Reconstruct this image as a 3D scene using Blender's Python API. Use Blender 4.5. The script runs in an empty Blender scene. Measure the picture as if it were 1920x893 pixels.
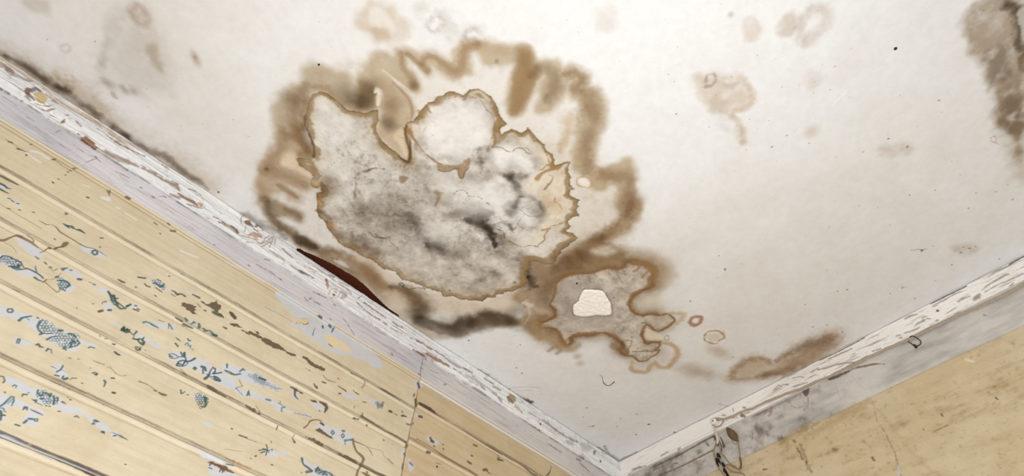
import bpy, math, random
import numpy as np

# ---------------------------------------------------------------- camera, world, lights
FOC = 1155.3                                   # focal length in pixels of the 1920 px wide frame
_M = np.array([[0.7067, -0.7074, 0.0129], [0.5688, 0.5571, -0.605], [0.4208, 0.4349, 0.7961]])
_u, _s, _v = np.linalg.svd(_M)
ROT = _u @ _v                                  # rows: camera right, down, forward; columns: world x, y, z
CZ = 2.6                                       # ceiling height; the room corner is x = 0, y = 0
CAM = np.array([-1.42479, -0.97721, CZ - 1.1])

scene = bpy.context.scene
cam_data = bpy.data.cameras.new('camera')
cam = bpy.data.objects.new('camera', cam_data)
scene.collection.objects.link(cam)
cam_data.sensor_width = 36.0
cam_data.lens = 36.0 * FOC / 1920.0
cam_data.clip_start = 0.01
from mathutils import Matrix, Vector
_r, _d, _f = ROT[0], ROT[1], ROT[2]
cam.matrix_world = Matrix(((_r[0], -_d[0], -_f[0], CAM[0]), (_r[1], -_d[1], -_f[1], CAM[1]),
                           (_r[2], -_d[2], -_f[2], CAM[2]), (0, 0, 0, 1)))
scene.camera = cam
scene.view_settings.view_transform = 'Standard'
scene.view_settings.look = 'None'
scene.view_settings.exposure = 0.0
scene.view_settings.gamma = 1.0
scene.view_settings.use_curve_mapping = False

world = bpy.data.worlds.new('daylight')
scene.world = world
world.use_nodes = True
world.node_tree.nodes['Background'].inputs[0].default_value = (0.90, 0.95, 1.0, 1)
world.node_tree.nodes['Background'].inputs[1].default_value = 1.03

def area_lamp(name, loc, target, size, power, color):
    l = bpy.data.lights.new(name, 'AREA'); l.energy = power; l.size = size; l.color = color
    o = bpy.data.objects.new(name, l); scene.collection.objects.link(o)
    o.location = loc
    o.rotation_euler = (Vector(target) - Vector(loc)).to_track_quat('-Z', 'Y').to_euler()
    return o
# the photographer's flash, just above and behind the camera
area_lamp('flash', (CAM[0] + 0.02, CAM[1] - 0.10, CAM[2] - 0.22), (-0.92, -0.62, CZ), 0.22, 17.8, (0.935, 0.95, 0.985))

# ---------------------------------------------------------------- tracing helpers
def ray(px, py):
    return np.array([(px - 960) / FOC, (py - 446.5) / FOC, 1.0]) @ ROT
def on_ceiling(px, py, h=0.0):                 # -> world point on the plane z = CZ - h
    d = ray(px, py); t = (CZ - h - CAM[2]) / d[2]; return CAM + d * t
def on_left(px, py, y=0.0):                    # the long boarded wall
    d = ray(px, py); t = (y - CAM[1]) / d[1]; return CAM + d * t
def on_right(px, py, x=0.0):
    d = ray(px, py); t = (x - CAM[0]) / d[0]; return CAM + d * t

CROPS = dict(A=(470, 60, 3.19), B=(820, 60, 3.19), C=(470, 320, 2.789), D=(820, 320, 2.79), E=(960, 440, 2.977),
             F=(1250, 0, 2.977), G=(1560, 0, 2.125), H=(100, 0, 3.435), a=(480, 240, 4.058), b=(660, 260, 4.058),
             c=(860, 260, 4.058), d=(880, 440, 4.058), e=(1060, 460, 3.571), f=(560, 440, 4.06), g=(640, 0, 5.953),
             h=(640, 60, 3.433), i=(200, 240, 5.954), j=(400, 370, 5.583), k=(560, 480, 5.583), l=(200, 520, 7.442),
             m=(200, 620, 6.871), n=(400, 560, 5.583), o=(380, 700, 4.627), p=(600, 700, 4.625), q=(0, 60, 7.975),
             r=(0, 150, 7.442), s=(0, 260, 7.975), t=(0, 370, 7.975), u=(0, 480, 7.975), v=(0, 590, 7.975),
             w=(0, 700, 7.975), x=(0, 781, 7.975), y=(900, 781, 7.975), z=(1060, 781, 7.975), J=(700, 640, 7.975),
             K=(700, 780, 7.904), L=(1680, 450, 7.975), M=(1680, 560, 7.975), N=(1300, 740, 5.84), O=(1640, 590, 8.12),
             P=(1140, 600, 3.048), Q=(1500, 460, 2.062), R=(700, 560, 2.681), S=(0, 320, 3.19), T=(0, 600, 3.048),
             U=(380, 560, 2.681), V=(300, 300, 2.9775), W=(0, 60, 2.976), X=(0, 0, 1.0))
def tr(spec):
    """'A 10,20 30,40 | c 5,6' -> list of picture points; letters name the enlargement they were read from"""
    out = []
    for chunk in spec.split('|'):
        it = chunk.split(); ox, oy, s = CROPS[it[0]]
        for w_ in it[1:]:
            xx, yy = w_.split(','); out.append((ox + float(xx) / s, oy + float(yy) / s))
    return out

def lin(c):
    c = np.asarray(c, float) / 255.0
    return np.where(c <= 0.04045, c / 12.92, ((c + 0.055) / 1.055) ** 2.4)

def noise(X, Y, scale, seed, octaves=4, rough=0.5):
    """value noise in -1..1; scale in metres"""
    rs = np.random.RandomState(seed); tot = np.zeros(X.shape, np.float32); amp = 1.0; norm = 0
    for o in range(octaves):
        T = rs.rand(256, 256).astype(np.float32) * 2 - 1
        ang = rs.rand() * 6.28; ca, sa = math.cos(ang), math.sin(ang)
        u = (X * ca - Y * sa) / scale + rs.rand() * 91; v = (X * sa + Y * ca) / scale + rs.rand() * 57
        iu = np.floor(u).astype(int); iv = np.floor(v).astype(int)
        fu = (u - iu); fv = (v - iv); fu = fu * fu * (3 - 2 * fu); fv = fv * fv * (3 - 2 * fv)
        a = T[iu & 255, iv & 255]; b = T[(iu + 1) & 255, iv & 255]; c = T[iu & 255, (iv + 1) & 255]; d = T[(iu + 1) & 255, (iv + 1) & 255]
        tot += amp * ((a * (1 - fu) + b * fu) * (1 - fv) + (c * (1 - fu) + d * fu) * fv)
        norm += amp; amp *= rough; scale *= 0.5
    return tot / norm * 1.6

def sm(x, a, b):
    t = np.clip((x - a) / (b - a), 0, 1); return t * t * (3 - 2 * t)

def resample(pts, closed=False, step=0.0035, smooth=True):
    """pts (n, k): Catmull-Rom through the first two columns, the rest linear"""
    P = np.array(pts, float); n = len(P); out = []
    cnt = n if closed else n - 1
    for i in range(cnt):
        p1 = P[i]; p2 = P[(i + 1) % n]
        p0 = P[(i - 1) % n] if closed or i > 0 else p1
        p3 = P[(i + 2) % n] if closed or i + 2 < n else p2
        k = max(1, int(np.hypot(*(p2 - p1)[:2]) / step))
        for j in range(k):
            t = j / k
            if smooth:
                q = 0.5 * ((2 * p1) + (-p0 + p2) * t + (2 * p0 - 5 * p1 + 4 * p2 - p3) * t * t + (-p0 + 3 * p1 - 3 * p2 + p3) * t ** 3)
                q[2:] = (p1 + (p2 - p1) * t)[2:]
            else:
                q = p1 + (p2 - p1) * t
            out.append(q)
    if not closed: out.append(P[-1])
    return np.array(out)

class Paint:
    """colour of a flat surface, worked out point by point in metres on that surface"""
    def __init__(self, us, vs, to_plane, base):
        self.us, self.vs = us, vs
        self.U, self.V = np.meshgrid(us, vs, indexing='ij')
        self.tp = to_plane
        self.col = np.empty(self.U.shape + (3,), np.float32); self.col[:] = lin(base)
        self.disp = np.zeros(self.U.shape, np.float32)
        self.wob = {}; self.gain = 1.0
    def n(self, scale, seed, octaves=4, rough=0.5):
        key = (scale, seed, octaves, rough)
        if key not in self.wob: self.wob[key] = noise(self.U, self.V, scale, seed, octaves, rough)
        return self.wob[key]
    def k(self, spec):                               # millimetres on this surface per picture pixel, where the mark sits
        L = np.array(tr(spec) if isinstance(spec, str) else spec, float); c = L.mean(0)
        o = np.array(self.tp(*c)); a = np.array(self.tp(c[0] + 1, c[1])) - o; b = np.array(self.tp(c[0], c[1] + 1)) - o
        return math.sqrt(abs(a[0] * b[1] - a[1] * b[0])) * 1000.0
    def pts(self, spec):
        L = tr(spec) if isinstance(spec, str) else spec
        return [tuple(self.tp(*p)) for p in L]
    def dist(self, pts, reach, closed=False, smooth=True, step=0.0035):
        """distance to a line, and the width carried along it; far points get `reach`"""
        P = np.array(pts, float)
        if P.shape[1] == 2: P = np.hstack([P, np.ones((len(P), 1))])
        P = resample(P, closed, step, smooth)
        if closed: P = np.vstack([P, P[:1]])
        D = np.full(self.U.shape, reach, np.float32); Wd = np.full(self.U.shape, P[0, 2], np.float32)
        if len(P) == 1: P = np.vstack([P, P + 1e-6])
        for a, b in zip(P[:-1], P[1:]):
            i0 = np.searchsorted(self.us, min(a[0], b[0]) - reach); i1 = np.searchsorted(self.us, max(a[0], b[0]) + reach)
            j0 = np.searchsorted(self.vs, min(a[1], b[1]) - reach); j1 = np.searchsorted(self.vs, max(a[1], b[1]) + reach)
            if i1 <= i0 or j1 <= j0: continue
            u = self.us[i0:i1, None]; v = self.vs[None, j0:j1]
            d = b[:2] - a[:2]; L2 = d @ d + 1e-12
            t = np.clip(((u - a[0]) * d[0] + (v - a[1]) * d[1]) / L2, 0, 1)
            r = np.hypot(u - a[0] - t * d[0], v - a[1] - t * d[1])
            S = D[i0:i1, j0:j1]; W = Wd[i0:i1, j0:j1]; m = r < S
            S[m] = r[m]; W[m] = (a[2] + (b[2] - a[2]) * t)[m]
        return D, Wd
    def inside(self, pts, smooth=True):
        P = resample(pts, True, 0.0035, smooth)[:, :2]
        I = np.zeros(self.U.shape, bool)
        i0 = np.searchsorted(self.us, P[:, 0].min()); i1 = np.searchsorted(self.us, P[:, 0].max())
        j0 = np.searchsorted(self.vs, P[:, 1].min()); j1 = np.searchsorted(self.vs, P[:, 1].max())
        vs = self.vs[j0:j1]
        A = P; B = np.roll(P, -1, 0)
        for i in range(i0, i1):                      # one column at a time: where do the edges cross u = us[i]?
            u = self.us[i]; m = (A[:, 0] > u) != (B[:, 0] > u)
            if not m.any(): continue
            a = A[m]; b = B[m]; c = np.sort(a[:, 1] + (u - a[:, 0]) / (b[:, 0] - a[:, 0]) * (b[:, 1] - a[:, 1]))
            I[i, j0:j1] = np.searchsorted(c, vs) % 2 == 1
        return I
    def sdf(self, spec, reach=0.03, smooth=True):
        P = self.pts(spec); D, _ = self.dist(P, reach, True, smooth); return np.where(self.inside(P, smooth), -D, D)
    def mix(self, a, color):
        a = np.clip(a, 0, 1)[..., None]; self.col = self.col * (1 - a) + lin(color).astype(np.float32) * a
    def mul(self, a, tint):                          # stain: multiply by a tint
        a = np.clip(a * self.gain, 0, 1)[..., None]; t = lin(tint).astype(np.float32); self.col = self.col * (1 - a * (1 - t))
    def stroke(self, spec, width, color, a=1.0, soft=0.5, jag=0.0, jscale=0.008, seed=3, mode='mix', taper=False, smooth=True, fade=0.0):
        """width in mm (whole), a number or one per point"""
        P = self.pts(spec); n = len(P)
        w = np.full(n, width, float) if np.isscalar(width) else np.interp(np.linspace(0, 1, n), np.linspace(0, 1, len(width)), width)
        if taper: w = w * np.interp(np.linspace(0, 1, n), [0, .15, .85, 1], [.3, 1, 1, .3])
        kk = self.k(spec); w = w * kk / 2000.0; jag = jag * kk
        P = [(p[0], p[1], ww) for p, ww in zip(P, w)]
        reach = w.max() * (1.6 + soft) + jag / 1000.0
        D, Wd = self.dist(P, reach, smooth=smooth)
        if jag: D = D + self.n(jscale, seed, 3) * jag / 1000.0
        al = 1 - sm(D, Wd * (1 - soft), Wd * (1 + soft) + 1e-6)
        if fade: al = al * np.clip(1 + fade * self.n(0.03, seed + 50, 3), 0, 1)
        (self.mix if mode == 'mix' else self.mul)(al * a, color)
        return al
    def blob(self, spec, color, a=1.0, soft_out=3.0, soft_in=1.0, jag=1.5, jscale=0.012, seed=5, mode='mix', smooth=True, fade=0.0, fscale=0.03):
        """a filled outline; softness in mm outwards and inwards"""
        kk = self.k(spec); soft_out *= kk; soft_in *= kk; jag *= kk
        reach = (soft_out + soft_in + jag * 2) / 1000.0 + 0.002
        s = self.sdf(spec, reach, smooth)
        if jag: s = s + self.n(jscale, seed, 3) * jag / 1000.0
        al = 1 - sm(s, -soft_in / 1000.0, soft_out / 1000.0)
        if fade: al = al * np.clip(1 + fade * self.n(fscale, seed + 50, 4), 0, 1)
        (self.mix if mode == 'mix' else self.mul)(al * a, color)
        return al
    def dot(self, px, py, r, color, a=1.0, soft=1.0, mode='mix', ell=(1, 1, 0), jag=0.0, seed=9):
        c = self.tp(px, py); kk = self.k([(px, py)]); r *= kk; jag *= kk; R = r / 1000.0; k = R * (1 + soft) * max(ell[0], ell[1]) * 1.2 + jag / 1000 * 2
        i0, i1 = np.searchsorted(self.us, (c[0] - k, c[0] + k)); j0, j1 = np.searchsorted(self.vs, (c[1] - k, c[1] + k))
        if i1 <= i0 or j1 <= j0: return
        u = self.us[i0:i1, None] - c[0]; v = self.vs[None, j0:j1] - c[1]
        ca, sa = math.cos(ell[2]), math.sin(ell[2])
        d = np.hypot((u * ca + v * sa) / ell[0], (-u * sa + v * ca) / ell[1])
        if jag: d = d + self.n(max(0.006, R * 0.8), seed, 3)[i0:i1, j0:j1] * jag / 1000
        al = (1 - sm(d, R * max(0, 1 - soft), R * (1 + soft)))[..., None] * a
        C = self.col[i0:i1, j0:j1]; t = lin(color)
        self.col[i0:i1, j0:j1] = C * (1 - al) + t * al if mode == 'mix' else C * (1 - al * (1 - t))

# ---------------------------------------------------------------- object helpers
def link(o, parent=None, **props):
    scene.collection.objects.link(o)
    if parent is not None: o.parent = parent
    for k, v in props.items(): o[k] = v
    return o
def mesh_obj(name, verts, faces, mat, parent=None, smooth=False, **props):
    me = bpy.data.meshes.new(name); me.from_pydata([tuple(map(float, v)) for v in verts], [], faces); me.update()
    if smooth:
        me.polygons.foreach_set('use_smooth', [True] * len(me.polygons))
    if mat: me.materials.append(mat)
    return link(bpy.data.objects.new(name, me), parent, **props)
def grid_obj(name, XYZ, col, mat, parent=None, flip=False, smooth=True, **props):
    n, m = XYZ.shape[:2]
    me = bpy.data.meshes.new(name)
    me.vertices.add(n * m); me.vertices.foreach_set('co', XYZ.reshape(-1).astype(np.float32))
    idx = np.arange(n * m).reshape(n, m)
    q = np.stack([idx[:-1, :-1], idx[1:, :-1], idx[1:, 1:], idx[:-1, 1:]], -1).reshape(-1, 4)
    if flip: q = q[:, ::-1]
    nf = len(q)
    me.loops.add(nf * 4); me.loops.foreach_set('vertex_index', q.reshape(-1).astype(np.int32))
    me.polygons.add(nf); me.polygons.foreach_set('loop_start', np.arange(0, nf * 4, 4, dtype=np.int32))
    me.polygons.foreach_set('loop_total', np.full(nf, 4, np.int32))
    if smooth: me.polygons.foreach_set('use_smooth', np.ones(nf, bool))
    me.update(calc_edges=True); me.validate()
    at = me.attributes.new('paint', 'FLOAT_COLOR', 'POINT')
    c4 = np.ones((n * m, 4), np.float32); c4[:, :3] = np.clip(col, 0, 1).reshape(-1, 3); at.data.foreach_set('color', c4.reshape(-1))
    me.materials.append(mat)
    return link(bpy.data.objects.new(name, me), parent, **props)

def material(name, color=(0.8, 0.8, 0.8), rough=0.7, attr=None, nscale=40, namt=0.06, bump=0.1, bscale=90, bdist=0.002, metal=0.0, stretch=(1, 1, 1), spec=0.3, fine=0.0):
    """paint attribute or plain colour, broken up by noise, with a noise bump"""
    m = bpy.data.materials.new(name); m.use_nodes = True; nt = m.node_tree; N = nt.nodes; b = N['Principled BSDF']
    b.inputs['Roughness'].default_value = rough; b.inputs['Metallic'].default_value = metal
    b.inputs['Specular IOR Level'].default_value = spec
    tc = N.new('ShaderNodeTexCoord'); mp = N.new('ShaderNodeMapping'); mp.inputs['Scale'].default_value = stretch
    nt.links.new(tc.outputs['Object'], mp.inputs['Vector'])
    n1 = N.new('ShaderNodeTexNoise'); n1.inputs['Scale'].default_value = nscale; n1.inputs['Detail'].default_value = 8; n1.inputs['Roughness'].default_value = 0.65
    nt.links.new(mp.outputs[0], n1.inputs['Vector'])
    if attr:
        src = N.new('ShaderNodeAttribute'); src.attribute_name = attr; out = src.outputs['Color']
    else:
        src = N.new('ShaderNodeRGB'); src.outputs[0].default_value = (*color, 1); out = src.outputs[0]
    mr = N.new('ShaderNodeMapRange'); mr.inputs['From Min'].default_value = 0.25; mr.inputs['From Max'].default_value = 0.75
    mr.inputs['To Min'].default_value = 1 - namt; mr.inputs['To Max'].default_value = 1 + namt
    nt.links.new(n1.outputs['Fac'], mr.inputs['Value'])
    vm = N.new('ShaderNodeVectorMath'); vm.operation = 'SCALE'
    nt.links.new(out, vm.inputs[0]); nt.links.new(mr.outputs[0], vm.inputs['Scale'])
    last = vm.outputs[0]
    if fine:
        n3 = N.new('ShaderNodeTexNoise'); n3.inputs['Scale'].default_value = nscale * 9; n3.inputs['Detail'].default_value = 4
        nt.links.new(mp.outputs[0], n3.inputs['Vector'])
        m3 = N.new('ShaderNodeMapRange'); m3.inputs['From Min'].default_value = 0.3; m3.inputs['From Max'].default_value = 0.7
        m3.inputs['To Min'].default_value = 1 - fine; m3.inputs['To Max'].default_value = 1 + fine
        nt.links.new(n3.outputs['Fac'], m3.inputs['Value'])
        v3 = N.new('ShaderNodeVectorMath'); v3.operation = 'SCALE'
        nt.links.new(last, v3.inputs[0]); nt.links.new(m3.outputs[0], v3.inputs['Scale']); last = v3.outputs[0]
    nt.links.new(last, b.inputs['Base Color'])
    n2 = N.new('ShaderNodeTexNoise'); n2.inputs['Scale'].default_value = bscale; n2.inputs['Detail'].default_value = 6
    nt.links.new(mp.outputs[0], n2.inputs['Vector'])
    bp = N.new('ShaderNodeBump'); bp.inputs['Strength'].default_value = bump; bp.inputs['Distance'].default_value = bdist
    nt.links.new(n2.outputs['Fac'], bp.inputs['Height']); nt.links.new(bp.outputs[0], b.inputs['Normal'])
    return m
def L3(r, g, b): return tuple(float(v) for v in lin((r, g, b)))

def tube(name, pts, radius, mat, parent=None, sides=7, **props):
    """a round bar along world points; radius a number or one per point"""
    P = [Vector(p) for p in pts]; n = len(P); vs = []; fs = []
    rad = [radius] * n if np.isscalar(radius) else list(np.interp(np.linspace(0, 1, n), np.linspace(0, 1, len(radius)), radius))
    ref = Vector((0.31, 0.22, 0.92))
    for i, p in enumerate(P):
        t = (P[min(i + 1, n - 1)] - P[max(i - 1, 0)]).normalized()
        a = t.cross(ref).normalized(); ref2 = a.cross(t).normalized(); ref = ref2 if ref2.length > .5 else ref
        for k in range(sides):
            w = 2 * math.pi * k / sides; vs.append(p + (a * math.cos(w) + ref2 * math.sin(w)) * rad[i])
    for i in range(n - 1):
        for k in range(sides):
            fs.append((i * sides + k, i * sides + (k + 1) % sides, (i + 1) * sides + (k + 1) % sides, (i + 1) * sides + k))
    fs.append(tuple(range(sides))[::-1]); fs.append(tuple(range((n - 1) * sides, n * sides)))
    return mesh_obj(name, vs, fs, mat, parent, smooth=True, **props)
def spline3(pts, step=0.002):
    P = np.array(pts, float); out = []
    for i in range(len(P) - 1):
        p1, p2 = P[i], P[i + 1]; p0 = P[max(i - 1, 0)]; p3 = P[min(i + 2, len(P) - 1)]
        k = max(1, int(np.linalg.norm(p2 - p1) / step))
        for j in range(k):
            t = j / k; out.append(0.5 * ((2 * p1) + (-p0 + p2) * t + (2 * p0 - 5 * p1 + 4 * p2 - p3) * t * t + (-p0 + 3 * p1 - 3 * p2 + p3) * t ** 3))
    out.append(P[-1]); return out
# ---------------------------------------------------------------- the ceiling and its water stains
STEP = 0.0018
xs = np.concatenate([np.linspace(-3.6, -1.93, 12), np.arange(-1.9, 0.012, STEP)])
ys = np.concatenate([np.linspace(-3.4, -1.46, 12), np.arange(-1.43, 0.012, STEP)])
C = Paint(xs, ys, lambda px, py: on_ceiling(px, py)[:2], (241, 241, 240))
WHITE = (238, 236, 232); TAN = (186, 158, 122); OCH = (160, 122, 76); BRN = (128, 92, 52); OLV = (118, 100, 70); GREY = (128, 124, 120)
DARK = (62, 50, 34); CREAM = (226, 212, 188)
_P = np.stack([C.U, C.V, np.full_like(C.U, CZ)], -1) - CAM
KF = np.sqrt(np.clip(_P @ ROT[2], .2, 9) ** 3 / 1.1) / FOC * 1000       # millimetres per picture pixel over the whole ceiling
big = C.n(0.5, 11, 4); mid = C.n(0.06, 12, 5); fine = C.n(0.012, 13, 4, 0.7); grain = C.n(0.005, 14, 3, 0.8)
# slightly yellowed old whitewash
C.mul(0.06 + 0.08 * big, (225, 218, 206))
C.mul(np.clip(0.12 + 0.09 * mid + 0.14 * big, 0, 1), (222, 208, 192))
C.mul(np.clip(0.03 + 0.045 * fine, 0, 1), GREY)

def band(spec, w):                                   # widen the line along some stretches
    P = C.pts(spec); D, _ = C.dist(P, w * 3.0, smooth=True); return 1 - sm(D, w * .6, w * 2.2)
# -- faint stains away from the big one
def faint(spec, color, a, so=9, si=9, jag=5, fade=0.5, seed=21):
    C.blob(spec, color, a, so, si, jag, 0.02, seed, 'mul', fade=fade, fscale=0.02)
faint('H 400,60 470,150 380,260 330,330 290,450 330,560 500,590 720,590 760,480 690,330 640,180 560,60', (200, 190, 178), .42, 30, 22, 9)
faint('H 330,120 420,130 380,240 330,330 290,430 330,400', (170, 152, 126), .28, 14, 9)
faint('H 600,320 650,300 690,380 710,470 660,440 620,390', (186, 158, 118), .45, 9, 7)
faint('H 300,520 380,540 480,560 540,600 420,590 340,560', (176, 156, 130), .25, 9, 7)
C.stroke('H 500,70 545,40 600,90 620,130 575,160 525,130 500,70', 11, (176, 128, 70), .42, 1.3, 2, mode='mul', fade=.4)
C.dot(*tr('H 550,100')[0], 9, (176, 140, 92), .2, 1, 'mul')
C.stroke('H 50,300 90,285 110,315 80,340 50,320', 5, (160, 120, 80), .25, 1.4, 1, mode='mul')
C.dot(*tr('H 915,375')[0], 8, (176, 134, 78), .55, 1, 'mul', (1.6, .8, .7)); C.dot(*tr('H 910,370')[0], 3, BRN, .3, 1, 'mul')
for q, r_ in (('H 310,410', 5), ('H 390,615', 5), ('H 450,570', 6), ('H 515,585', 6), ('H 345,530', 6), ('W 690,320', 6), ('W 635,355', 4)):
    C.dot(*tr(q)[0], r_, (160, 130, 90), .28, 1, 'mul', (1.4, .8, .5), 2)
faint('g 200,100 300,40 450,30 570,90 640,160 720,230 740,340 700,440 560,490 430,470 300,390 210,320 170,220', (226, 208, 186), .75, 12, 8, 5, .3)
C.blob('g 320,110 440,90 540,170 600,280 560,370 480,310 400,290 320,250', WHITE, .55, 7, 7, 3)
faint('g 280,330 420,290 520,360 540,430 400,420', (210, 180, 144), .35, 8, 8)
faint('g 950,230 1030,170 1160,210 1140,310 1080,370 990,340', (176, 164, 158), .75, 5, 9, 5, 1.0)
faint('g 780,60 1040,20 1180,60 1320,200 1600,300 1540,400 1400,420 1200,480 1080,390', (206, 198, 188), .42, 10, 16, 7, .9)
faint('g 1360,400 1440,300 1570,350 1560,420 1420,440', (172, 150, 136), .5, 4, 8, 4, 1.1)
faint('F 430,110 480,100 520,120 540,170 500,210 470,230 430,190', (214, 190, 162), .42, 8, 8)
faint('F 620,180 640,110 690,70 720,110 700,190 650,200', (202, 182, 156), .55, 8, 7)
C.stroke('F 740,200 750,120 810,60 880,60 905,100 880,160 820,190 770,230', 20, (198, 176, 150), .48, .9, 4, mode='mul', fade=.5)
C.stroke('F 770,230 800,250 840,200', 16, (206, 186, 160), .3, 1, 3, mode='mul')
faint('F 160,430 230,400 320,430 410,430 470,500 490,570 440,620 380,640 420,720 440,800 400,800 370,690 300,640 230,600 180,520', (214, 188, 154), .55, 10, 12, 6, .5)
C.stroke('F 410,430 455,480 480,560 430,610 370,630 400,680 430,740 425,800', 10, (206, 164, 108), .42, 1.0, 3, mode='mul', fade=.5)
faint('F 330,450 390,460 380,510 340,500', (140, 120, 90), .5, 4, 6, 4, 1)
C.stroke('F 215,455 225,420 260,415 275,445 250,480 220,480', 6, (136, 112, 80), .5, 1.0, 2, mode='mul')
faint('F 230,560 320,560 340,680 350,740 300,720 260,640', (206, 192, 178), .3, 9, 9, 6, .8)
faint('F 780,400 860,400 870,470 800,500', (216, 198, 178), .3, 8, 8)
C.dot(*tr('F 808,735')[0], 11, (206, 176, 146), .45, 1, 'mul')
C.dot(*tr('F 358,82')[0], 5, (186, 156, 120), .5, 1, 'mul')
faint('G 190,590 250,575 310,575 330,600 240,630', (206, 186, 158), .45, 9, 8)
faint('X 1120,20 1150,15 1150,50 1120,55', (214, 200, 182), .35, 12, 9)
faint('X 40,0 90,0 90,25 60,25', (186, 166, 140), .35, 9, 9)
# -- mould in the far right corner
faint('G 590,0 765,0 765,600 740,620 700,540 650,480 640,380 600,280 560,220 530,130 540,60', (176, 156, 130), .85, 12, 12, 8, .35)
faint('G 600,200 700,170 720,260 680,340 640,320 610,270', (110, 94, 72), .42, 6, 14, 8, 1.0)
faint('G 690,400 750,390 760,520 700,540 670,470', (104, 90, 66), .38, 7, 12, 8, .9)
faint('G 690,10 720,0 765,10 765,60', (96, 90, 78), .5, 5, 8, 6, 1)
C.stroke('G 700,20 735,50 750,110 745,170 765,210', 16, (104, 84, 56), .75, .9, 5, mode='mul', fade=.4)
C.blob('G 748,225 790,200 790,300 755,290 738,260', (122, 98, 66), .8, 4, 4, 2)
C.blob('G 740,50 800,20 800,170 762,170 752,120', (206, 202, 192), .75, 3, 3, 3)
faint('G 640,380 770,330 770,720 720,640 690,600', (206, 190, 168), .55, 20, 20, 9)
C.stroke('G 632,550 645,542 656,552 650,568 635,562 632,550', 1.6, OCH, .5, .6); C.stroke('G 650,568 664,576', 1.4, OCH, .5)
faint('L 800,100 1000,60 1200,80 1200,200 1000,240 860,190', (190, 168, 136), .4, 8, 8, 5)

C.gain = .9
# -- the big stain: outer wash, brown tide marks, inner grey mould
WASH = 'X 577,138 630,120 680,112 720,98 760,92 830,92 880,78 940,82 990,104 1040,122 1100,140 1128,180 1128,240 1112,320 1150,312 1184,316 1196,372 1192,420 1160,456 1210,470 1248,500 1236,560 1250,590 1265,610 1225,640 1262,668 1240,692 1190,695 1170,668 1130,640 1070,640 1038,660 1000,640 985,590 950,592 900,610 850,632 800,612 775,590 760,575 700,540 640,500 590,470 540,446 500,410 486,350 500,300 520,270 522,210 540,165'
C.blob(WASH, (234, 225, 210), .55, 12, 8, 4, .02, 31, 'mul')
C.blob('c 560,0 660,80 740,200 850,180 860,340 920,470 900,600 830,690 900,760 1000,780 1200,600 1200,300 1000,60', (240, 230, 212), .35, 10, 10, 4, mode='mul')
C.blob('d 0,500 100,520 200,470 330,450 380,520 340,640 230,620 100,590 0,620 -400,560 -700,400 -900,200 -800,100 -500,350', (232, 208, 176), .55, 8, 8, 4, mode='mul')
# left lobe surround
C.blob('A 440,225 480,240 560,265 640,330 660,300 740,330 730,420 690,480 620,470 560,460 500,420 460,365 400,350 360,380 330,450 315,520 340,620 380,740 280,745 330,700 300,660 210,620 150,540 160,420 220,380 250,340 310,310 330,240 380,210', (200, 182, 152), .9, 18, 4, 4, .018, 32, 'mul', fade=.12)
C.stroke('A 330,330 280,390 262,470 270,560 310,640 345,710', [16, 22, 24, 22, 20, 16], (170, 144, 108), .6, .9, 3, mode='mul', fade=.3)
C.stroke('A 350,400 325,480 330,580 365,680', 13, (160, 132, 94), .55, .8, 2, mode='mul', fade=.3)
C.stroke('A 380,330 440,330 500,370 550,420 630,430', [10, 14, 16, 18, 20], (186, 162, 126), .55, 1, 3, mode='mul')
C.dot(*tr('A 600,390')[0], 17, (108, 98, 76), .62, .9, 'mul', (1.4, .8, .2), 3)
C.dot(*tr('A 700,365')[0], 18, (112, 102, 80), .62, .9, 'mul', (.9, 1.3, -.3), 3)
C.dot(*tr('A 690,430')[0], 13, (130, 108, 76), .5, .9, 'mul', (1.3, .9, 0), 3)
C.dot(*tr('A 240,400')[0], 17, (150, 134, 106), .4, 1, 'mul', (1.2, .8, 0), 3)
# scalloped tide mark over the top
C.blob('h 120,400 125,300 150,235 215,150 270,140 335,165 365,130 410,112 460,140 505,170 545,145 610,150 665,185 710,205 738,150 760,85 810,55 880,55 960,70 1050,88 1150,100 1215,130 1250,190 1260,260 1225,360 1190,450 1140,525 1085,525 1090,430 1112,310 1145,230 1135,190 1080,186 1005,205 950,210 915,165 880,120 840,112 815,150 822,265 785,268 740,310 700,300 650,255 600,215 562,196 575,245 555,270 520,245 495,205 445,165 418,160 415,225 465,265 490,320 492,383 455,380 400,345 340,300 270,250 330,310 400,380 440,430 465,500 455,560 425,590 405,640 432,720 440,800 410,815 370,790 345,760 300,720 250,660 240,600 255,540 245,490 190,485 120,490',
       (206, 187, 156), .95, 14, 3.5, 3.5, .016, 33, 'mul', fade=.12)
C.stroke('h 385,130 400,230 440,280 470,340', [9, 9, 14, 16], (196, 164, 118), .55, .8, 1.5, mode='mul', fade=.3)
C.stroke('h 420,140 460,165 505,210 550,250', [9, 9, 10, 13], (186, 152, 106), .6, .8, 1.5, mode='mul', fade=.3)
C.stroke('h 520,200 540,165 600,165 660,205 720,250 770,240 780,170 810,100 870,75', [11, 10, 10, 13, 22, 18, 15, 15, 14], (192, 160, 114), .6, .9, 2, mode='mul', fade=.3)
C.stroke('h 870,75 950,110 1060,130 1160,130 1190,200 1190,290 1150,400 1120,490', [12, 20, 20, 16, 16, 20, 22, 16], (214, 194, 162), .25, 1, 3, mode='mul', fade=.3)
C.stroke('h 270,245 330,295 400,350 440,375', [2, 3, 4, 2], (232, 218, 196), .6, 1)
C.stroke('h 330,320 395,385 440,440 458,520 450,560', [3, 5, 6, 5, 3], (190, 146, 92), .55, .9, mode='mul')
C.stroke('h 215,390 232,375 245,400 235,470', [3, 10, 12, 5], (238, 228, 212), .85, .9)
C.stroke('h 225,300 290,370 300,440 310,590', [16, 22, 24, 26], (184, 152, 110), .35, 1, 4, mode='mul', fade=.4)
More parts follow.
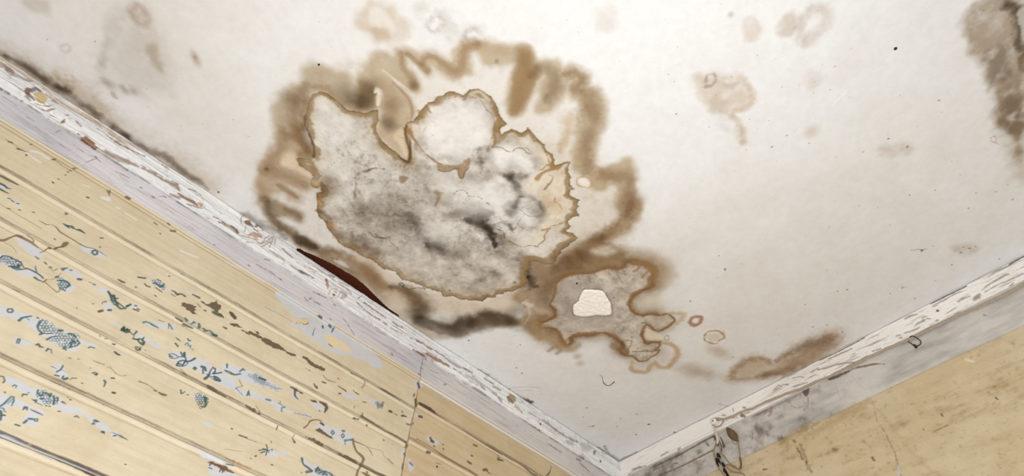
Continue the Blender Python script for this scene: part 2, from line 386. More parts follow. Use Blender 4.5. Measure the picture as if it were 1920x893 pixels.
C.dot(*tr('h 312,590')[0], 14, (104, 92, 68), .55, .9, 'mul', (1.1, .9, 0), 3)
C.dot(*tr('h 340,470')[0], 14, (176, 140, 96), .45, .9, 'mul', (1, 1, 0), 3)
C.blob('h 345,650 385,620 400,660 410,740 430,790 400,790 360,720 340,690', (236, 216, 188), .6, 4, 6, 2)
C.dot(*tr('h 465,345')[0], 9, (160, 132, 96), .6, .9, 'mul'); C.dot(*tr('h 1000,190')[0], 4, OLV, .5, 1, 'mul')
# right-hand tide marks
C.blob('B 500,85 560,120 575,210 640,175 715,185 745,240 790,215 870,235 905,300 895,335 960,345 998,420 995,560 945,660 945,800 1000,820 1075,790 1150,765 1172,815 1180,893 | D 1028,60 1035,115 1060,180 1052,230 1015,285 960,330 900,350 860,330 930,280 960,230 945,150 955,80 900,45 870,95 820,90 790,20 | B 880,855 825,800 830,700 850,560 865,480 862,420 800,370 795,320 815,290 770,330 700,430 650,475 600,470 610,400 605,340 645,265 600,285 550,360 510,450 480,490 430,470 440,330 490,180',
       (206, 187, 156), .95, 14, 3.5, 3.5, .016, 34, 'mul', fade=.12)
C.stroke('B 560,260 630,215 690,250 700,330 660,400', [14, 18, 22, 30, 20], (150, 134, 104), .62, .9, 3, mode='mul', fade=.3)
C.stroke('B 770,260 820,245 865,290 830,340 900,390 925,470 930,560 900,640 890,740 900,820', [12, 14, 16, 18, 26, 30, 26, 24, 22, 22], (168, 140, 102), .62, .9, 4, mode='mul', fade=.35)
C.stroke('B 520,150 525,260 490,350 470,440', [14, 22, 24, 20], (210, 192, 164), .15, 1, 3, mode='mul')
C.stroke('B 790,520 780,600 740,700', [24, 20, 12], (228, 206, 176), .8, 1, 4, mode='mul')
C.stroke('D 860,20 930,40 990,30 1000,110 1010,190 980,250 920,310 840,350', [20, 26, 22, 20, 26, 22, 24, 24], (176, 144, 104), .6, 1, 4, mode='mul', fade=.35)
C.dot(*tr('D 1000,180')[0], 18, (168, 126, 84), .5, .9, 'mul', (1, 1.2, 0), 3)
# left-hand fingers
C.blob('a 160,70 205,30 250,40 300,0 385,0 430,150 440,215 320,225 300,255 330,300 380,320 415,345 437,372 415,410 408,455 370,468 300,450 225,425 290,480 328,525 312,552 250,520 200,490 110,505 60,530 20,470 20,380 40,290 100,210 130,150',
       (202, 180, 148), .92, 15, 4, 3.5, .016, 35, 'mul', fade=.15)
C.blob('a 210,190 290,190 315,250 335,300 400,335 425,370 380,365 300,320 230,300 190,260', (232, 214, 188), .75, 6, 6, 2)
C.stroke('a 200,60 180,170 110,240 60,320', [18, 22, 20, 18], (184, 152, 112), .5, 1, 3, mode='mul', fade=.3)
C.stroke('a 80,330 160,350 260,380 370,430', [22, 24, 22, 16], (190, 158, 118), .5, .9, 3, mode='mul', fade=.3)
C.stroke('a 180,440 240,480 310,530', [10, 11, 8], (178, 144, 104), .6, .8, 1.5, mode='mul')
C.blob('a 60,530 110,550 190,580 260,605 330,640 355,680 340,715 290,690 225,665 160,680 150,695 200,730 270,770 340,820 420,860 465,900 340,893 220,800 120,715 70,630 40,560', (164, 138, 100), .92, 12, 4, 3, .014, 36, 'mul', fade=.15)
C.stroke('a 100,560 100,640 160,730 260,800 360,860 430,900', [12, 16, 14, 16, 18, 18], (108, 88, 58), .62, .9, 3, mode='mul', fade=.3)
C.stroke('a 220,620 290,650 335,680', [8, 12, 10], (140, 106, 70), .45, .8, mode='mul')
C.blob('a 20,400 70,520 30,620 0,560 -10,450', (214, 192, 160), .5, 12, 8, 4, mode='mul')
C.dot(*tr('a 80,312')[0], 3.5, (100, 88, 60), .6, .9, 'mul')
# below the left lobe, down to the gap
C.blob('f -30,10 50,20 130,75 140,105 90,110 20,80 -40,50', (112, 92, 62), .75, 5, 4, 2, .01, 37, 'mul')
C.blob('f 0,60 140,95 260,105 380,160 500,215 600,280 640,345 720,395 850,420 950,540 930,620 900,660 1000,720 1130,790 960,790 760,640 600,500 440,350 200,200 60,130', (196, 174, 140), .85, 10, 8, 4, .02, 38, 'mul', fade=.2)
C.blob('f 140,100 300,110 420,170 330,170 250,150 160,150', (150, 132, 102), .5, 7, 7, 3, mode='mul')
C.stroke('f 60,110 200,190 340,250 460,340', [10, 16, 16, 12], (170, 150, 120), .5, 1, 4, mode='mul', fade=.5)
C.blob('f -20,80 140,95 260,105 380,160 500,215 620,300 680,400 700,520 620,480 480,360 300,250 100,150', (196, 178, 150), .6, 10, 8, 4, mode='mul', fade=.3)
C.blob('f 560,250 650,350 720,400 600,420 480,330 470,240', (206, 176, 138), .45, 9, 9, 3, mode='mul')
C.blob('f 270,195 330,200 380,250 330,240 280,215', (226, 220, 210), .7, 4, 4, 2)
C.blob('f 640,430 760,450 830,540 760,590 680,520', (228, 214, 194), .5, 9, 9, 4)
C.stroke('f 700,395 790,410 860,450 920,500 945,560 915,625', [10, 16, 24, 30, 34, 30], (120, 102, 70), .85, .95, 3, mode='mul', fade=.2)
C.blob('f 910,640 960,640 1010,655 1060,685 1140,705 1190,690 1230,650 1290,625 1340,640 1390,590 1460,590 1540,610 1640,640 1640,690 1500,690 1420,720 1300,740 1200,775 1120,760 1040,730 960,700 900,670', (112, 92, 60), .85, 12, 1.5, 2.5, .014, 39, 'mul', fade=.2)
C.stroke('f 1020,670 1090,695 1180,715 1240,680 1330,655', [10, 14, 24, 22, 14], (110, 96, 68), .5, .9, 2, mode='mul', fade=.25)
C.stroke('f 1380,610 1470,610 1560,635 1620,660', [10, 12, 13, 15], (130, 108, 76), .45, .9, 2, mode='mul', fade=.25)
for q_, r_, a_ in (((786, 583), 13, .5), ((792, 603), 9, .4), ((850, 612), 15, .55), ((872, 603), 13, .5), ((925, 600), 10, .3)):
    C.dot(*q_, r_, (112, 92, 62), a_, .95, 'mul', (1.4, .9, 0), 4)
# the brown ground between the two stains
C.blob('d 0,640 60,625 110,600 170,610 250,640 330,650 400,640 440,560 380,520 330,470 380,420 430,400 440,300 430,230 500,205 620,235 690,180 760,130 880,60 960,10 1060,60 1180,160 1290,230 1340,260 1230,300 1100,300 960,290 790,290 700,350 640,440 600,520 640,560 650,630 560,690 490,700 560,750 640,730 600,790 520,790 440,720 380,690 250,690 100,690 0,700',
       (178, 152, 116), .95, 12, 5, 3, .015, 41, 'mul', fade=.15)
for q, r_, c_, a_, e_ in (('d 690,265', 12, (96, 70, 44), .55, (1.2, 1, 0)), ('d 800,250', 13, (110, 84, 54), .5, (1.5, .8, 0)), ('d 880,170', 13, (130, 104, 72), .45, (1, 1, 0)),
                          ('d 640,380', 16, (120, 90, 58), .5, (.7, 1.6, 0)), ('d 580,500', 16, (116, 92, 60), .45, (1.2, .9, 0)), ('d 360,590', 15, (112, 92, 62), .5, (1, 1.2, 0)),
                          ('d 300,660', 12, (104, 84, 54), .4, (1.8, .7, .2)), ('d 470,690', 13, (130, 106, 72), .5, (1, 1.2, 0)), ('d 560,610', 12, (140, 114, 78), .4, (1.6, .7, 0)), ('d 540,300', 20, (150, 126, 96), .35, (1.3, 1, 0))):
    C.dot(*tr(q)[0], r_, c_, a_, .95, 'mul', e_, 4)
C.stroke('d 430,510 450,560 455,620 420,680', [7, 7, 4, 2], (214, 200, 180), .6, 1, 1.5)
C.stroke('d 410,520 470,540', [5, 9], (224, 212, 194), .7, .9)
C.blob('d 500,555 600,575 610,600 520,600', (214, 192, 160), .5, 4, 4, 2)
C.blob('e -20,100 60,60 180,20 340,10 500,60 620,100 700,150 700,250 640,290 560,300 440,90 300,100 200,150 60,180', (206, 184, 152), .6, 15, 8, 5, .02, 42, 'mul', fade=.4)
C.blob('e 180,25 280,5 340,40 280,70 200,60', (234, 226, 212), .7, 8, 8, 3)
C.blob('e 500,60 640,60 720,160 690,260 620,260 600,170', (214, 196, 170), .45, 20, 10, 6, mode='mul', fade=.5)

# -- inner area of the big stain
MAIN = ('A 375,745 378,690 357,630 337,570 326,510 331,470 348,420 368,378 412,352 460,365 | h 50,503 115,510 150,522 190,505 236,495 242,530 238,570 222,610 232,655 262,700 300,735 345,765 370,790 400,822 430,832 441,790 425,720 410,670 403,620 420,583 460,573 490,530 530,487 555,458 600,440 '
        '615,415 660,405 690,380 740,390 790,410 825,370 880,365 920,385 960,410 990,450 1010,500 1032,560 1065,595 1050,605 1030,612 1025,640 1030,665 1060,640 1090,625 1130,640 1160,655 1200,620 1235,650 '
        '| c 600,5 650,48 665,88 710,118 730,158 735,205 762,198 800,183 848,176 830,215 830,250 850,300 850,350 885,385 852,392 845,425 890,450 925,470 900,490 915,515 895,540 915,590 860,600 830,630 850,680 820,700 870,720 905,755 860,790 830,820 780,850 '
        '| d 700,130 665,185 630,232 560,228 500,208 462,208 455,250 430,300 440,370 400,400 340,430 290,437 260,450 210,453 195,475 140,480 100,515 50,505 0,500 '
        '| f 1210,490 1180,467 1140,470 1100,472 1080,440 1050,430 1000,415 960,405 900,375 830,355 790,345 740,290 690,270 640,260 600,225 560,190 510,180 460,150 410,110 350,90 305,70 270,20 255,0 '
        '| a 580,810 535,760 535,720 480,680 455,625 470,580 460,540 455,495 500,490 492,450 455,460 425,450 415,410 437,370 410,338 370,310 330,290 305,240 320,222 370,228 425,226')
s = C.sdf(MAIN, 0.09, smooth=False)
jn = C.n(0.006, 51, 3, .7); jn2 = C.n(0.018, 52, 3)
s = s + (0.0014 * jn + 0.0009 * jn2) * KF
inn = 1 - sm(s, -0.001, 0.0008)
lowf = C.n(0.11, 53, 5, .6); lf2 = C.n(0.05, 54, 5, .65); lf3 = C.n(0.025, 58, 5, .7)
INNER = (228, 223, 214)
C.mix(inn * .9, INNER)
C.mul(inn * np.clip(.22 + .24 * lf2 + .16 * lowf + .20 * lf3, 0, 1), (140, 131, 120))
C.mix(inn * np.clip(.45 * (-lf2) + .5 * C.n(.07, 59, 4), 0, .6), (242, 240, 236))
lowr = 1 - sm(C.sdf('f -300,-420 0,-420 200,-250 500,-150 900,60 1500,100 1700,500 700,520 200,300 -300,-50', .09), -.05, .03)
C.mul(inn * lowr * .42 * np.clip(.8 + .5 * lf3, 0, 1.2), (196, 178, 150))
C.mul(inn * sm(s, -.045, -.004) * .45 * np.clip(.8 + .6 * lf3, 0, 1), (218, 188, 144))
speck = np.clip(fine * 1.4 + grain * 0.8 - 0.35, 0, 1)
C.mul(inn * speck * .28 * np.clip(.6 + lf2, 0, 1), (96, 88, 80))
# mildew speckle, thickest along the left lobe's lower right
def speckle(spec, a, sc=.5, color=(110, 98, 84)):
    m = C.sdf(spec, .03); m = 1 - sm(m + .006 * lf3, -.02, .01)
    C.mul(inn * m * np.clip(fine * 1.2 + grain * 1.6 + sc - .3, 0, 1) * a * .42, color)
speckle('a 400,0 560,0 700,60 850,150 960,230 900,330 700,330 560,300 450,220 430,100', .85, .2)
speckle('a 600,560 960,350 1200,400 1400,700 1100,893 700,840', .6, .2, (120, 114, 108))
speckle('c 0,560 300,560 450,780 300,900 -200,900 -300,700', .7, .25, (112, 106, 100))
speckle('h 620,430 850,420 960,520 960,680 820,800 640,800 520,700 500,560', .32, .1, (150, 144, 140))
C.blob('h 640,470 800,440 920,500 950,600 900,720 780,800 660,800 560,740 540,640 580,540', (236, 233, 228), .85, 14, 10, 5, .03, 60)
C.mul(np.clip(lf2 * .5 + lf3 * .25, 0, 1) * inn * band('h 620,620 720,560 820,620 760,700 660,700', .05) * .55, (160, 154, 150))
C.blob('a 440,-40 400,60 450,150 560,180 680,80 720,-60 600,-160 480,-180', (238, 235, 229), .5, 16, 14, 5, .03, 66)

def smear(spec, w, color, a, jag=3.5, fade=.6, soft=.95, seed=61):
    color = (color[0] + 14, color[1] + 8, color[2] - 2)
    w = [x * .9 for x in w]
    C.stroke(spec, w, color, a * .85, soft, jag, .008, seed, 'mul', fade=fade)
    C.stroke(spec, [x * 1.7 for x in w], (190, 182, 172), a * .35, soft, jag * 2, .012, seed + 7, 'mul', fade=fade)
# broad grey drifts
smear('a 780,560 880,620 960,640 | b 300,600 420,600 500,680 560,760 650,820', [20, 36, 46, 52, 56, 50, 60, 46], (150, 144, 138), .55, 7, .5)
smear('b 100,560 250,520 400,420 560,430 700,480', [30, 50, 50, 44, 40], (168, 162, 158), .5, 9, .7)
smear('b 60,560 120,700 260,700 400,680', [20, 36, 46, 40], (156, 148, 140), .5, 8, .6)
smear('b 330,570 420,580 480,650 520,720 560,770', [8, 14, 18, 18, 12], (84, 76, 70), .7)
smear('b 590,810 640,820 680,840', [16, 26, 18], (56, 50, 46), .95)
smear('b 680,850 760,880 860,870', [16, 24, 18], (110, 102, 96), .55)
smear('b 480,240 540,215 640,225', [9, 16, 10], (132, 120, 116), .6)
smear('b 380,460 410,480', [10, 10], (110, 102, 92), .6); smear('b 560,380 590,400', [8, 8], (130, 124, 118), .6)
smear('b 700,600 800,580 900,560 | c 100,580 180,590 240,570', [14, 26, 34, 36, 28, 16], (104, 96, 88), .75, 5, .4)
smear('c 20,560 130,540 230,560', [24, 30, 20], (120, 114, 108), .5, 6)
smear('c 70,630 140,640 200,665 240,710 262,780 275,830', [12, 19, 18, 14, 10, 5], (54, 42, 26), 1.1, 2, .15); smear('c 60,620 140,640 200,680', [14, 22, 14], (110, 96, 78), .7, 3, .2)
smear('c 120,600 190,600 245,575', [14, 16, 8], (58, 50, 42), .8, 4)
smear('c 200,700 250,760 300,830', [18, 24, 20], (92, 80, 64), .6, 5)
smear('c 280,650 340,640 380,660 400,690 430,690', [5, 8, 8, 7, 4], (56, 50, 44), .85, 3)
smear('c 350,285 400,300 450,300 500,290', [6, 16, 18, 10], (60, 48, 34), .8, 3)
smear('c 400,310 440,360 460,400 480,440', [13, 16, 15, 10], (58, 48, 36), .85, 3)
smear('c 450,455 500,440 560,455 600,480 640,540', [6, 8, 12, 10, 12], (74, 66, 58), .75, 3)
smear('c 540,520 600,560 640,560', [16, 22, 16], (120, 114, 108), .55, 4)
smear('c 450,480 430,560 440,620 520,690 600,660 650,590 640,520', [10, 12, 10, 10, 12, 14, 12], (150, 144, 138), .5, 4)
C.dot(*tr('c 410,520')[0], 10, (66, 44, 22), .92, .8, 'mul', (1, 1.2, .3), 4); C.dot(*tr('c 395,565')[0], 9, (74, 56, 34), .7, .9, 'mul', (1, 1, 0), 4)
smear('c 165,150 165,190 180,240', [10, 12, 6], (72, 52, 28), .8); smear('c 210,130 200,160 180,180', [4, 5, 4], (80, 58, 34), .6)
smear('c 150,90 200,75 220,85', [9, 13, 8], (100, 76, 46), .6, 4)
smear('c 250,60 240,130 245,200 300,260 400,280', [14, 16, 16, 16, 14], (126, 110, 92), .6, 5)
smear('c 20,330 90,300 160,330 230,280', [16, 22, 22, 14], (146, 134, 122), .55, 6)
smear('c 270,70 340,40 420,60 480,90 560,150 600,210', [12, 20, 20, 18, 22, 16], (150, 138, 126), .6, 5)
smear('c 380,100 420,190 470,250', [16, 22, 20], (146, 136, 124), .55, 6)
smear('c 280,690 330,740 360,820 300,880', [14, 20, 24, 20], (140, 118, 90), .6, 5)
C.dot(*tr('c 345,120')[0], 17, (244, 242, 236), .8, .9, 'mix', (1, 1.1, 0), 5); C.dot(*tr('c 470,150')[0], 16, (244, 242, 238), .75, .9, 'mix', (1.2, 1, 0), 5)
C.dot(*tr('c 300,500')[0], 22, (232, 230, 226), .5, .95, 'mix', (1.3, 1, 0), 6); C.dot(*tr('c 60,430')[0], 26, (236, 234, 230), .5, .95, 'mix', (1.6, 1, 0), 6)
C.dot(*tr('b 640,690')[0], 22, (232, 228, 220), .5, .95, 'mix', (1.5, 1, .4), 6); C.dot(*tr('c 500,620')[0], 14, (232, 230, 226), .5, .95, 'mix', (1, 1, 0), 5)
C.blob('c 640,110 700,160 800,200 840,300 850,400 890,480 860,600 820,640 700,700 620,800 540,780 640,640 660,560 600,430 520,400 500,330 620,240', (232, 218, 192), .55, 8, 10, 4, .02, 62)
C.dot(*tr('c 700,480')[0], 12, (206, 160, 100), .45, .95, 'mul', (1.6, 1, .2), 4)
C.blob('d 280,130 380,150 440,200 470,110 560,160 610,130 600,60 480,60 400,0 300,60', (220, 212, 198), .5, 6, 6, 3, .02, 63)
smear('d 190,0 195,60 200,110', [6, 6, 4], (70, 54, 34), .8, 2)
smear('d 250,40 310,80 350,120', [20, 28, 22], (120, 102, 82), .65, 6); smear('d 360,180 400,180 430,190', [14, 20, 14], (130, 96, 60), .7, 3)
smear('d 410,230 400,300 405,380', [8, 16, 14], (120, 92, 60), .7, 3); smear('d 440,215 440,250 445,320', [10, 8, 12], (44, 38, 24), .95, 2.5, .2)
smear('d 430,330 460,350 480,390 500,395', [12, 20, 18, 8], (40, 40, 26), .95, 3, .2)
smear('d 100,320 160,300 220,310', [14, 20, 14], (150, 138, 122), .6, 6); smear('d 60,350 100,350', [14, 14], (150, 140, 126), .6, 5)
C.dot(*tr('d 345,365')[0], 3, (80, 74, 66), .7, .9, 'mul'); C.dot(*tr('f 1148,428')[0], 1.5, DARK, .9, .4)
smear('d 0,40 60,60 130,60', [18, 22, 16], (126, 118, 110), .5, 6); smear('d 0,240 40,260', [18, 18], (146, 138, 128), .5, 6)
smear('f 460,100 560,130 580,180', [24, 30, 16], (152, 130, 104), .7, 5); smear('f 300,20 400,70 480,110', [12, 18, 20], (160, 134, 108), .6, 5)
C.stroke('f 585,0 620,25 660,30 690,20', 3, (120, 110, 70), .6, .8, 1, mode='mul'); C.stroke('f 690,40 700,60 750,100 760,120 800,130', 2, (150, 130, 96), .5, .8, 1, mode='mul')
C.stroke('a 850,780 900,830 960,840', 3, (126, 116, 80), .6, .8, 1, mode='mul')
speckle('a 770,350 960,300 1180,250 1180,380 800,480', .4, .2, (130, 104, 70))
C.stroke('a 745,550 755,520 745,490 765,430 750,380 790,350 850,330 880,310 974,315', 2.5, (150, 128, 92), .55, .8, 1.5, mode='mul'); C.stroke('b 40,260 130,240 180,225 240,235', 3, (140, 118, 84), .6, .8, 1.5, mode='mul')
# solid brown patches inside
C.blob('b 645,180 690,195 720,200 780,205 830,190 860,160 895,150 905,180 890,220 865,250 855,290 840,307 815,290 810,240 790,230 740,245 690,252 655,240', (158, 128, 92), .9, 1, 1.6, .8, .006, 64, fade=.25, fscale=.01)
C.stroke('b 655,240 690,252 740,248 800,228 815,290 840,305 860,255 890,222', 2.5, (104, 76, 46), .7, .6)
C.blob('b 365,285 400,283 432,305 400,335 378,352 360,330 355,300', (146, 118, 84), .85, 1, 2, .8, .006, 65, fade=.25, fscale=.01)
C.stroke('b 640,410 660,430 650,480 635,510', [10, 9, 5, 3], (136, 108, 76), .7, .8, 1, mode='mix'); C.stroke('b 640,415 690,415', [6, 3], (150, 124, 92), .5, .8)
C.blob('A 930,552 965,545 975,590 985,640 1005,670 980,655 950,620 935,600', (196, 156, 106), .7, 1, 3, 1)

# -- tide line that closes the inner area
rimw = 0.0068 * np.clip(1 + .55 * jn2, .3, 2)
wide = band('d 760,90 700,130 640,190 570,215 470,215', .012) * 1.8 + band('a 320,240 400,330 440,420 480,470', .012) * 1.6 + band('h 1020,600 1010,660 1000,700', .008) * 1.8 \
     + band('h 880,380 960,430 1010,520', .006) * .7 + band('c 850,200 850,400 900,480 890,600 850,700 890,760', .006) * .8 + band('h 350,790 300,740 240,660 240,520', .006) * .8 + band('A 370,700 325,560 345,420', .005) * .5
rimw = rimw * (1 + wide) * KF ** 1.1
rim = np.exp(-np.clip(-s - 0.0008, 0, 1) / rimw) * inn
plate = (1 - sm(-s, rimw * .8, rimw * 1.5)) * inn
a_r = np.clip(.72 * plate + .35 * rim, 0, 1) * np.clip(1 + .25 * lf3, .4, 1.2)
low = np.clip((C.V + 0.45) * 0 + band('f 1210,490 1100,472 1000,415 790,345 600,225 460,150 350,90 255,0', .02), 0, 1)
a_r = a_r * (1 - .30 * low)
C.mix(a_r * .92, (150, 124, 84))
C.mix(np.exp(-((s + .0012 * KF) / (.0013 * KF)) ** 2) * .55 * np.clip(1 + .5 * jn2, 0, 1.3), (108, 84, 52))
C.stroke('A 378,745 378,690 357,630 330,560 324,500', [5, 4, 3, 3, 2], (84, 70, 48), .8, .6, 1)
C.stroke('h 441,700 443,780 430,836 400,825 370,800', [3, 5, 6, 5, 4], (84, 64, 42), .85, .6, .8)
speckle('A 760,640 860,700 960,800 900,860 780,740', .8, .6, (90, 74, 50))
C.stroke('A 935,560 925,600 935,660 958,740 950,770', [3, 4, 4, 5, 4], (104, 76, 46), .8, .6, .6)
C.stroke('A 945,590 975,640 1020,700 1060,740 1110,780', [8, 5, 3, 3, 5], (146, 112, 70), .8, .7, 1.2)
C.stroke('B 325,640 340,560 330,500 290,460 260,410 200,390 120,390 60,400', [3, 1.5, 1.5, 1.5, 1.2, 1.2, 1, 1], (158, 128, 92), .75, .6, .9, .006)
C.stroke('B 330,690 345,660 340,620', [5, 5, 6], (146, 112, 72), .8, .6, 1)
C.stroke('h 545,470 575,520', [3, 4], (156, 120, 78), .75, .6, 1); C.stroke('h 500,510 515,545', [6, 5], (168, 130, 84), .7, .6, 1); C.stroke('h 600,580 540,620 520,680 530,730', 1.2, (190, 172, 146), .6, .7, 1)
C.stroke('h 830,400 890,385 950,440', 6, (232, 222, 202), .5, .8)
C.stroke('a 480,560 490,580', 6, (214, 158, 104), .7, .8); C.stroke('a 560,740 600,745', 7, (206, 160, 116), .6, .8)
C.stroke('a 460,630 500,640 560,690', [6, 9, 6], (110, 96, 68), .6, .8, 2, mode='mul')
C.dot(*tr('a 540,440')[0], 18, (140, 108, 68), .6, .9, 'mul', (1, 1.3, -.5), 4); C.dot(*tr('a 465,425')[0], 5, (206, 170, 124), .7, .8)
C.stroke('a 570,750 620,790 700,820 800,850 860,893', [10, 14, 18, 18, 16], (150, 124, 96), .5, .9, 3, mode='mul', fade=.4)
# squiggles and fine cracks in the inner area
for sp, w_, c_, a_ in (('c 260,60 330,72 360,90 400,102 440,75 490,80 520,110 550,120', 2, (136, 112, 78), .8), ('c 480,70 520,75 560,105', 1.5, (146, 122, 90), .7),
                       ('c 595,305 620,280 650,255 700,240 740,220', [9, 7, 5, 5, 6], (166, 126, 78), .85), ('c 655,385 680,350 700,330 720,290 690,280', [4, 4, 3, 2, 2], (156, 116, 72), .8),
                       ('c 615,240 640,235 660,210 690,190 670,130 655,90', [3, 3, 2, 1.5, 1.5, 1.5], (160, 124, 80), .75), ('c 635,695 690,685 700,665 740,660 795,640', [4, 4, 2, 2, 2], (170, 132, 82), .8),
                       ('c 680,700 650,740 652,775 610,805 605,825', [2.5, 2, 2.5, 2, 1.5], (166, 126, 76), .8), ('c 380,780 420,800 480,828 540,815 605,822', [4, 2, 1.5, 1.5, 1.5], (140, 110, 66), .8),
                       ('c 735,450 732,480 765,500 785,540', 1.3, (150, 112, 70), .7), ('c 500,570 540,590 600,590', 2, (120, 106, 70), .6), ('c 455,540 500,570 | c 450,650 500,690 540,700', 1.2, (120, 110, 96), .6),
                       ('c 20,390 60,410 90,440 130,440 180,460', 1.3, (110, 100, 92), .7), ('c 210,490 250,510', 1.5, (90, 84, 78), .7), ('c 30,490 60,505', 1, (100, 96, 90), .6),
                       ('b 775,430 800,400 850,395 890,440 920,440', 1.5, (100, 94, 88), .7), ('c 150,95 130,120 100,130', 1.2, (130, 120, 110), .6), ('c 290,690 340,710 350,760', 1.6, (90, 76, 60), .7),
                       ('c 380,650 420,720', 1.5, (70, 62, 54), .7), ('c 570,20 540,0', 1.5, (180, 160, 130), .6)):
    C.stroke(sp, w_, c_, a_, .6, .8, .004, 70)
C.stroke('C 545,0 550,60 545,130', 1.5, (150, 124, 84), .6, .6, .8)

# -- second stain with the bared plaster
S2 = ('e -120,235 -60,200 0,190 55,185 100,188 140,190 190,183 240,165 300,150 350,158 395,145 410,120 450,115 520,125 560,150 585,180 575,230 570,270 520,300 480,320 445,350 432,390 440,430 470,460 530,470 580,460 630,470 680,458 715,480 732,505 700,540 620,580 570,545 540,540 510,600 525,640 540,660 600,652 630,655 630,690 600,705 625,700 '
      '610,735 560,760 520,780 480,770 450,745 400,730 370,700 320,690 385,670 350,630 300,600 260,585 210,592 150,600 90,602 30,620 0,650 -20,680 -60,650 -110,590 -200,570 -230,560 -180,540 -120,530 -90,500 -110,470 -140,450 -120,400 -110,330 -150,290')
S2 = ('e -10,205 30,190 60,186 100,190 140,190 190,183 240,165 300,150 350,158 395,145 410,120 450,113 520,122 565,150 588,180 575,230 572,270 520,300 480,320 445,350 432,390 440,430 470,460 530,470 580,460 630,470 680,458 715,480 732,505 700,540 620,580 570,545 540,535 522,570 510,600 525,640 545,662 600,652 630,655 632,675 600,705 628,702 '
      '612,735 570,752 545,775 500,780 475,765 450,745 400,735 370,700 385,670 350,628 300,600 260,585 210,592 150,600 90,602 30,618 | E 330,600 300,615 270,560 240,530 205,520 160,520 150,500 200,478 238,462 240,425 212,392 228,360 238,320 252,270 290,235 350,213')
s2 = C.sdf(S2, 0.06) + 0.0010 * jn + .0006 * jn2
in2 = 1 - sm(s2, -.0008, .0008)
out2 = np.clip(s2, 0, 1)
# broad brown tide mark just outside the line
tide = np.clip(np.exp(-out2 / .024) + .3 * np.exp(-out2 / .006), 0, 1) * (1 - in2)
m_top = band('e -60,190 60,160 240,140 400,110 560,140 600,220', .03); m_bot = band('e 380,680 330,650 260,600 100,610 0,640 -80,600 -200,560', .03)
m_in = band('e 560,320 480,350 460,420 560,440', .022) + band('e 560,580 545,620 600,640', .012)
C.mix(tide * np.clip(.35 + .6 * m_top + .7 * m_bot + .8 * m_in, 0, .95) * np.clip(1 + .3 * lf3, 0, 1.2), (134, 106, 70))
C.blob('e 460,400 560,340 640,350 690,400 680,440 600,450 520,450', (216, 198, 170), .22, 10, 8, 4, .015, 71)
C.mix(in2 * .94, (212, 202, 188))
C.mul(in2 * np.clip(.28 + .45 * lf3 + .35 * lf2, 0, 1), (164, 152, 146)); C.mul(in2 * speck * .35, (120, 110, 102))
C.blob('e -30,240 60,230 130,270 250,290 330,330 340,440 300,500 180,540 60,520 -30,430 -60,330', (172, 160, 154), .55, 10, 10, 4, .015, 72, fade=.4)
C.blob('e 560,490 640,470 700,480 710,510 620,565', (196, 184, 166), .5, 4, 4, 2); C.blob('e 20,520 200,500 300,540 280,580 100,590 0,560', (206, 194, 182), .5, 6, 6, 3)
C.mul(in2 * sm(s2, -.018, -.002) * .35, (206, 172, 124))
r2w = .0038 * np.clip(1 + .7 * jn2, .3, 2) * (1 + 1.6 * band('e 470,112 560,145 590,180 580,260', .010) + .9 * band('e 380,690 330,620 260,590 100,605', .008) + .6 * band('e 432,390 450,340 560,290', .006))
C.mix((1 - sm(np.abs(s2 + .0008), r2w * .5, r2w * 1.3)) * .82, (142, 106, 66)); C.mix(np.exp(-((s2) / .001) ** 2) * .5, (104, 74, 42))
C.stroke('e 455,175 480,165 500,135', [4, 5, 4], (156, 122, 80), .85, .6, .6); C.stroke('e 515,215 540,185 570,165', [4, 4.5, 5], (160, 126, 84), .85, .6, .6)
C.stroke('e 450,120 520,122 580,150 605,190 590,250', [5, 9, 11, 11, 6], (150, 116, 74), .8, .7, 1.5)
C.stroke('e 380,650 400,690 420,725', [5, 8, 5], (110, 76, 42), .7, .8, 1); C.stroke('e 320,670 350,690 400,720', [12, 12, 7], (140, 106, 66), .7, .8, 2)
C.stroke('E 205,650 240,625 270,650 250,665', [5, 6, 6, 5], (150, 116, 80), .6, 1, 1); C.stroke('E 230,600 280,630 340,640 380,610', [14, 16, 14, 8], (170, 138, 98), .65, .9, 2)
C.stroke('E 150,500 190,530 250,560 280,600', [10, 12, 14, 12], (150, 120, 82), .6, .9, 2.5); C.stroke('E 110,480 130,540 180,580 240,600', [14, 18, 20, 16], (172, 146, 108), .6, .95, 3)
C.stroke('E 215,395 235,420 238,450 210,475 170,490', [5, 6, 6, 5, 4], (130, 94, 56), .8, .7, 1)
C.dot(*tr('E 365,680')[0], 6, (190, 156, 118), .55, .9, 'mul'); C.dot(*tr('E 380,720')[0], 6, (206, 180, 150), .5, .9, 'mul')
for sp, w_ in (('e 370,160 395,175 400,200 380,180', 1.3), ('e 370,150 350,170', 1.3), ('e 350,200 370,235 390,260', 1.2), ('e 400,640 440,640 435,680', 1.3), ('e 440,610 450,640 420,700', 1), ('e 30,570 60,600', 1.2),
               ('e 510,520 540,520 545,540', 2.5), ('e 520,705 545,700 550,712', 2.2), ('e 450,712 520,712 590,712 630,690', 2)):
    C.stroke(sp, w_, (136, 108, 76), .75, .6, .5)
C.stroke('E 384,335 370,372 352,388 340,402 341,440 | E 355,455 400,462 470,455 550,452 558,400 535,350 512,318 480,304 400,304', [4,5,4,4,4,3,3,3,3,2,2,2,2], (140, 124, 114), .7, .8, 1.2)  # grey broken edge with its shadow painted in, round the plaster patch
wash = 1 - sm(C.sdf(WASH, .05), -.01, .02)
C.mul(wash * np.clip(C.n(.03, 88, 5, .7) * .9 + fine * .3 - .05, 0, 1) * .30, (196, 176, 146))
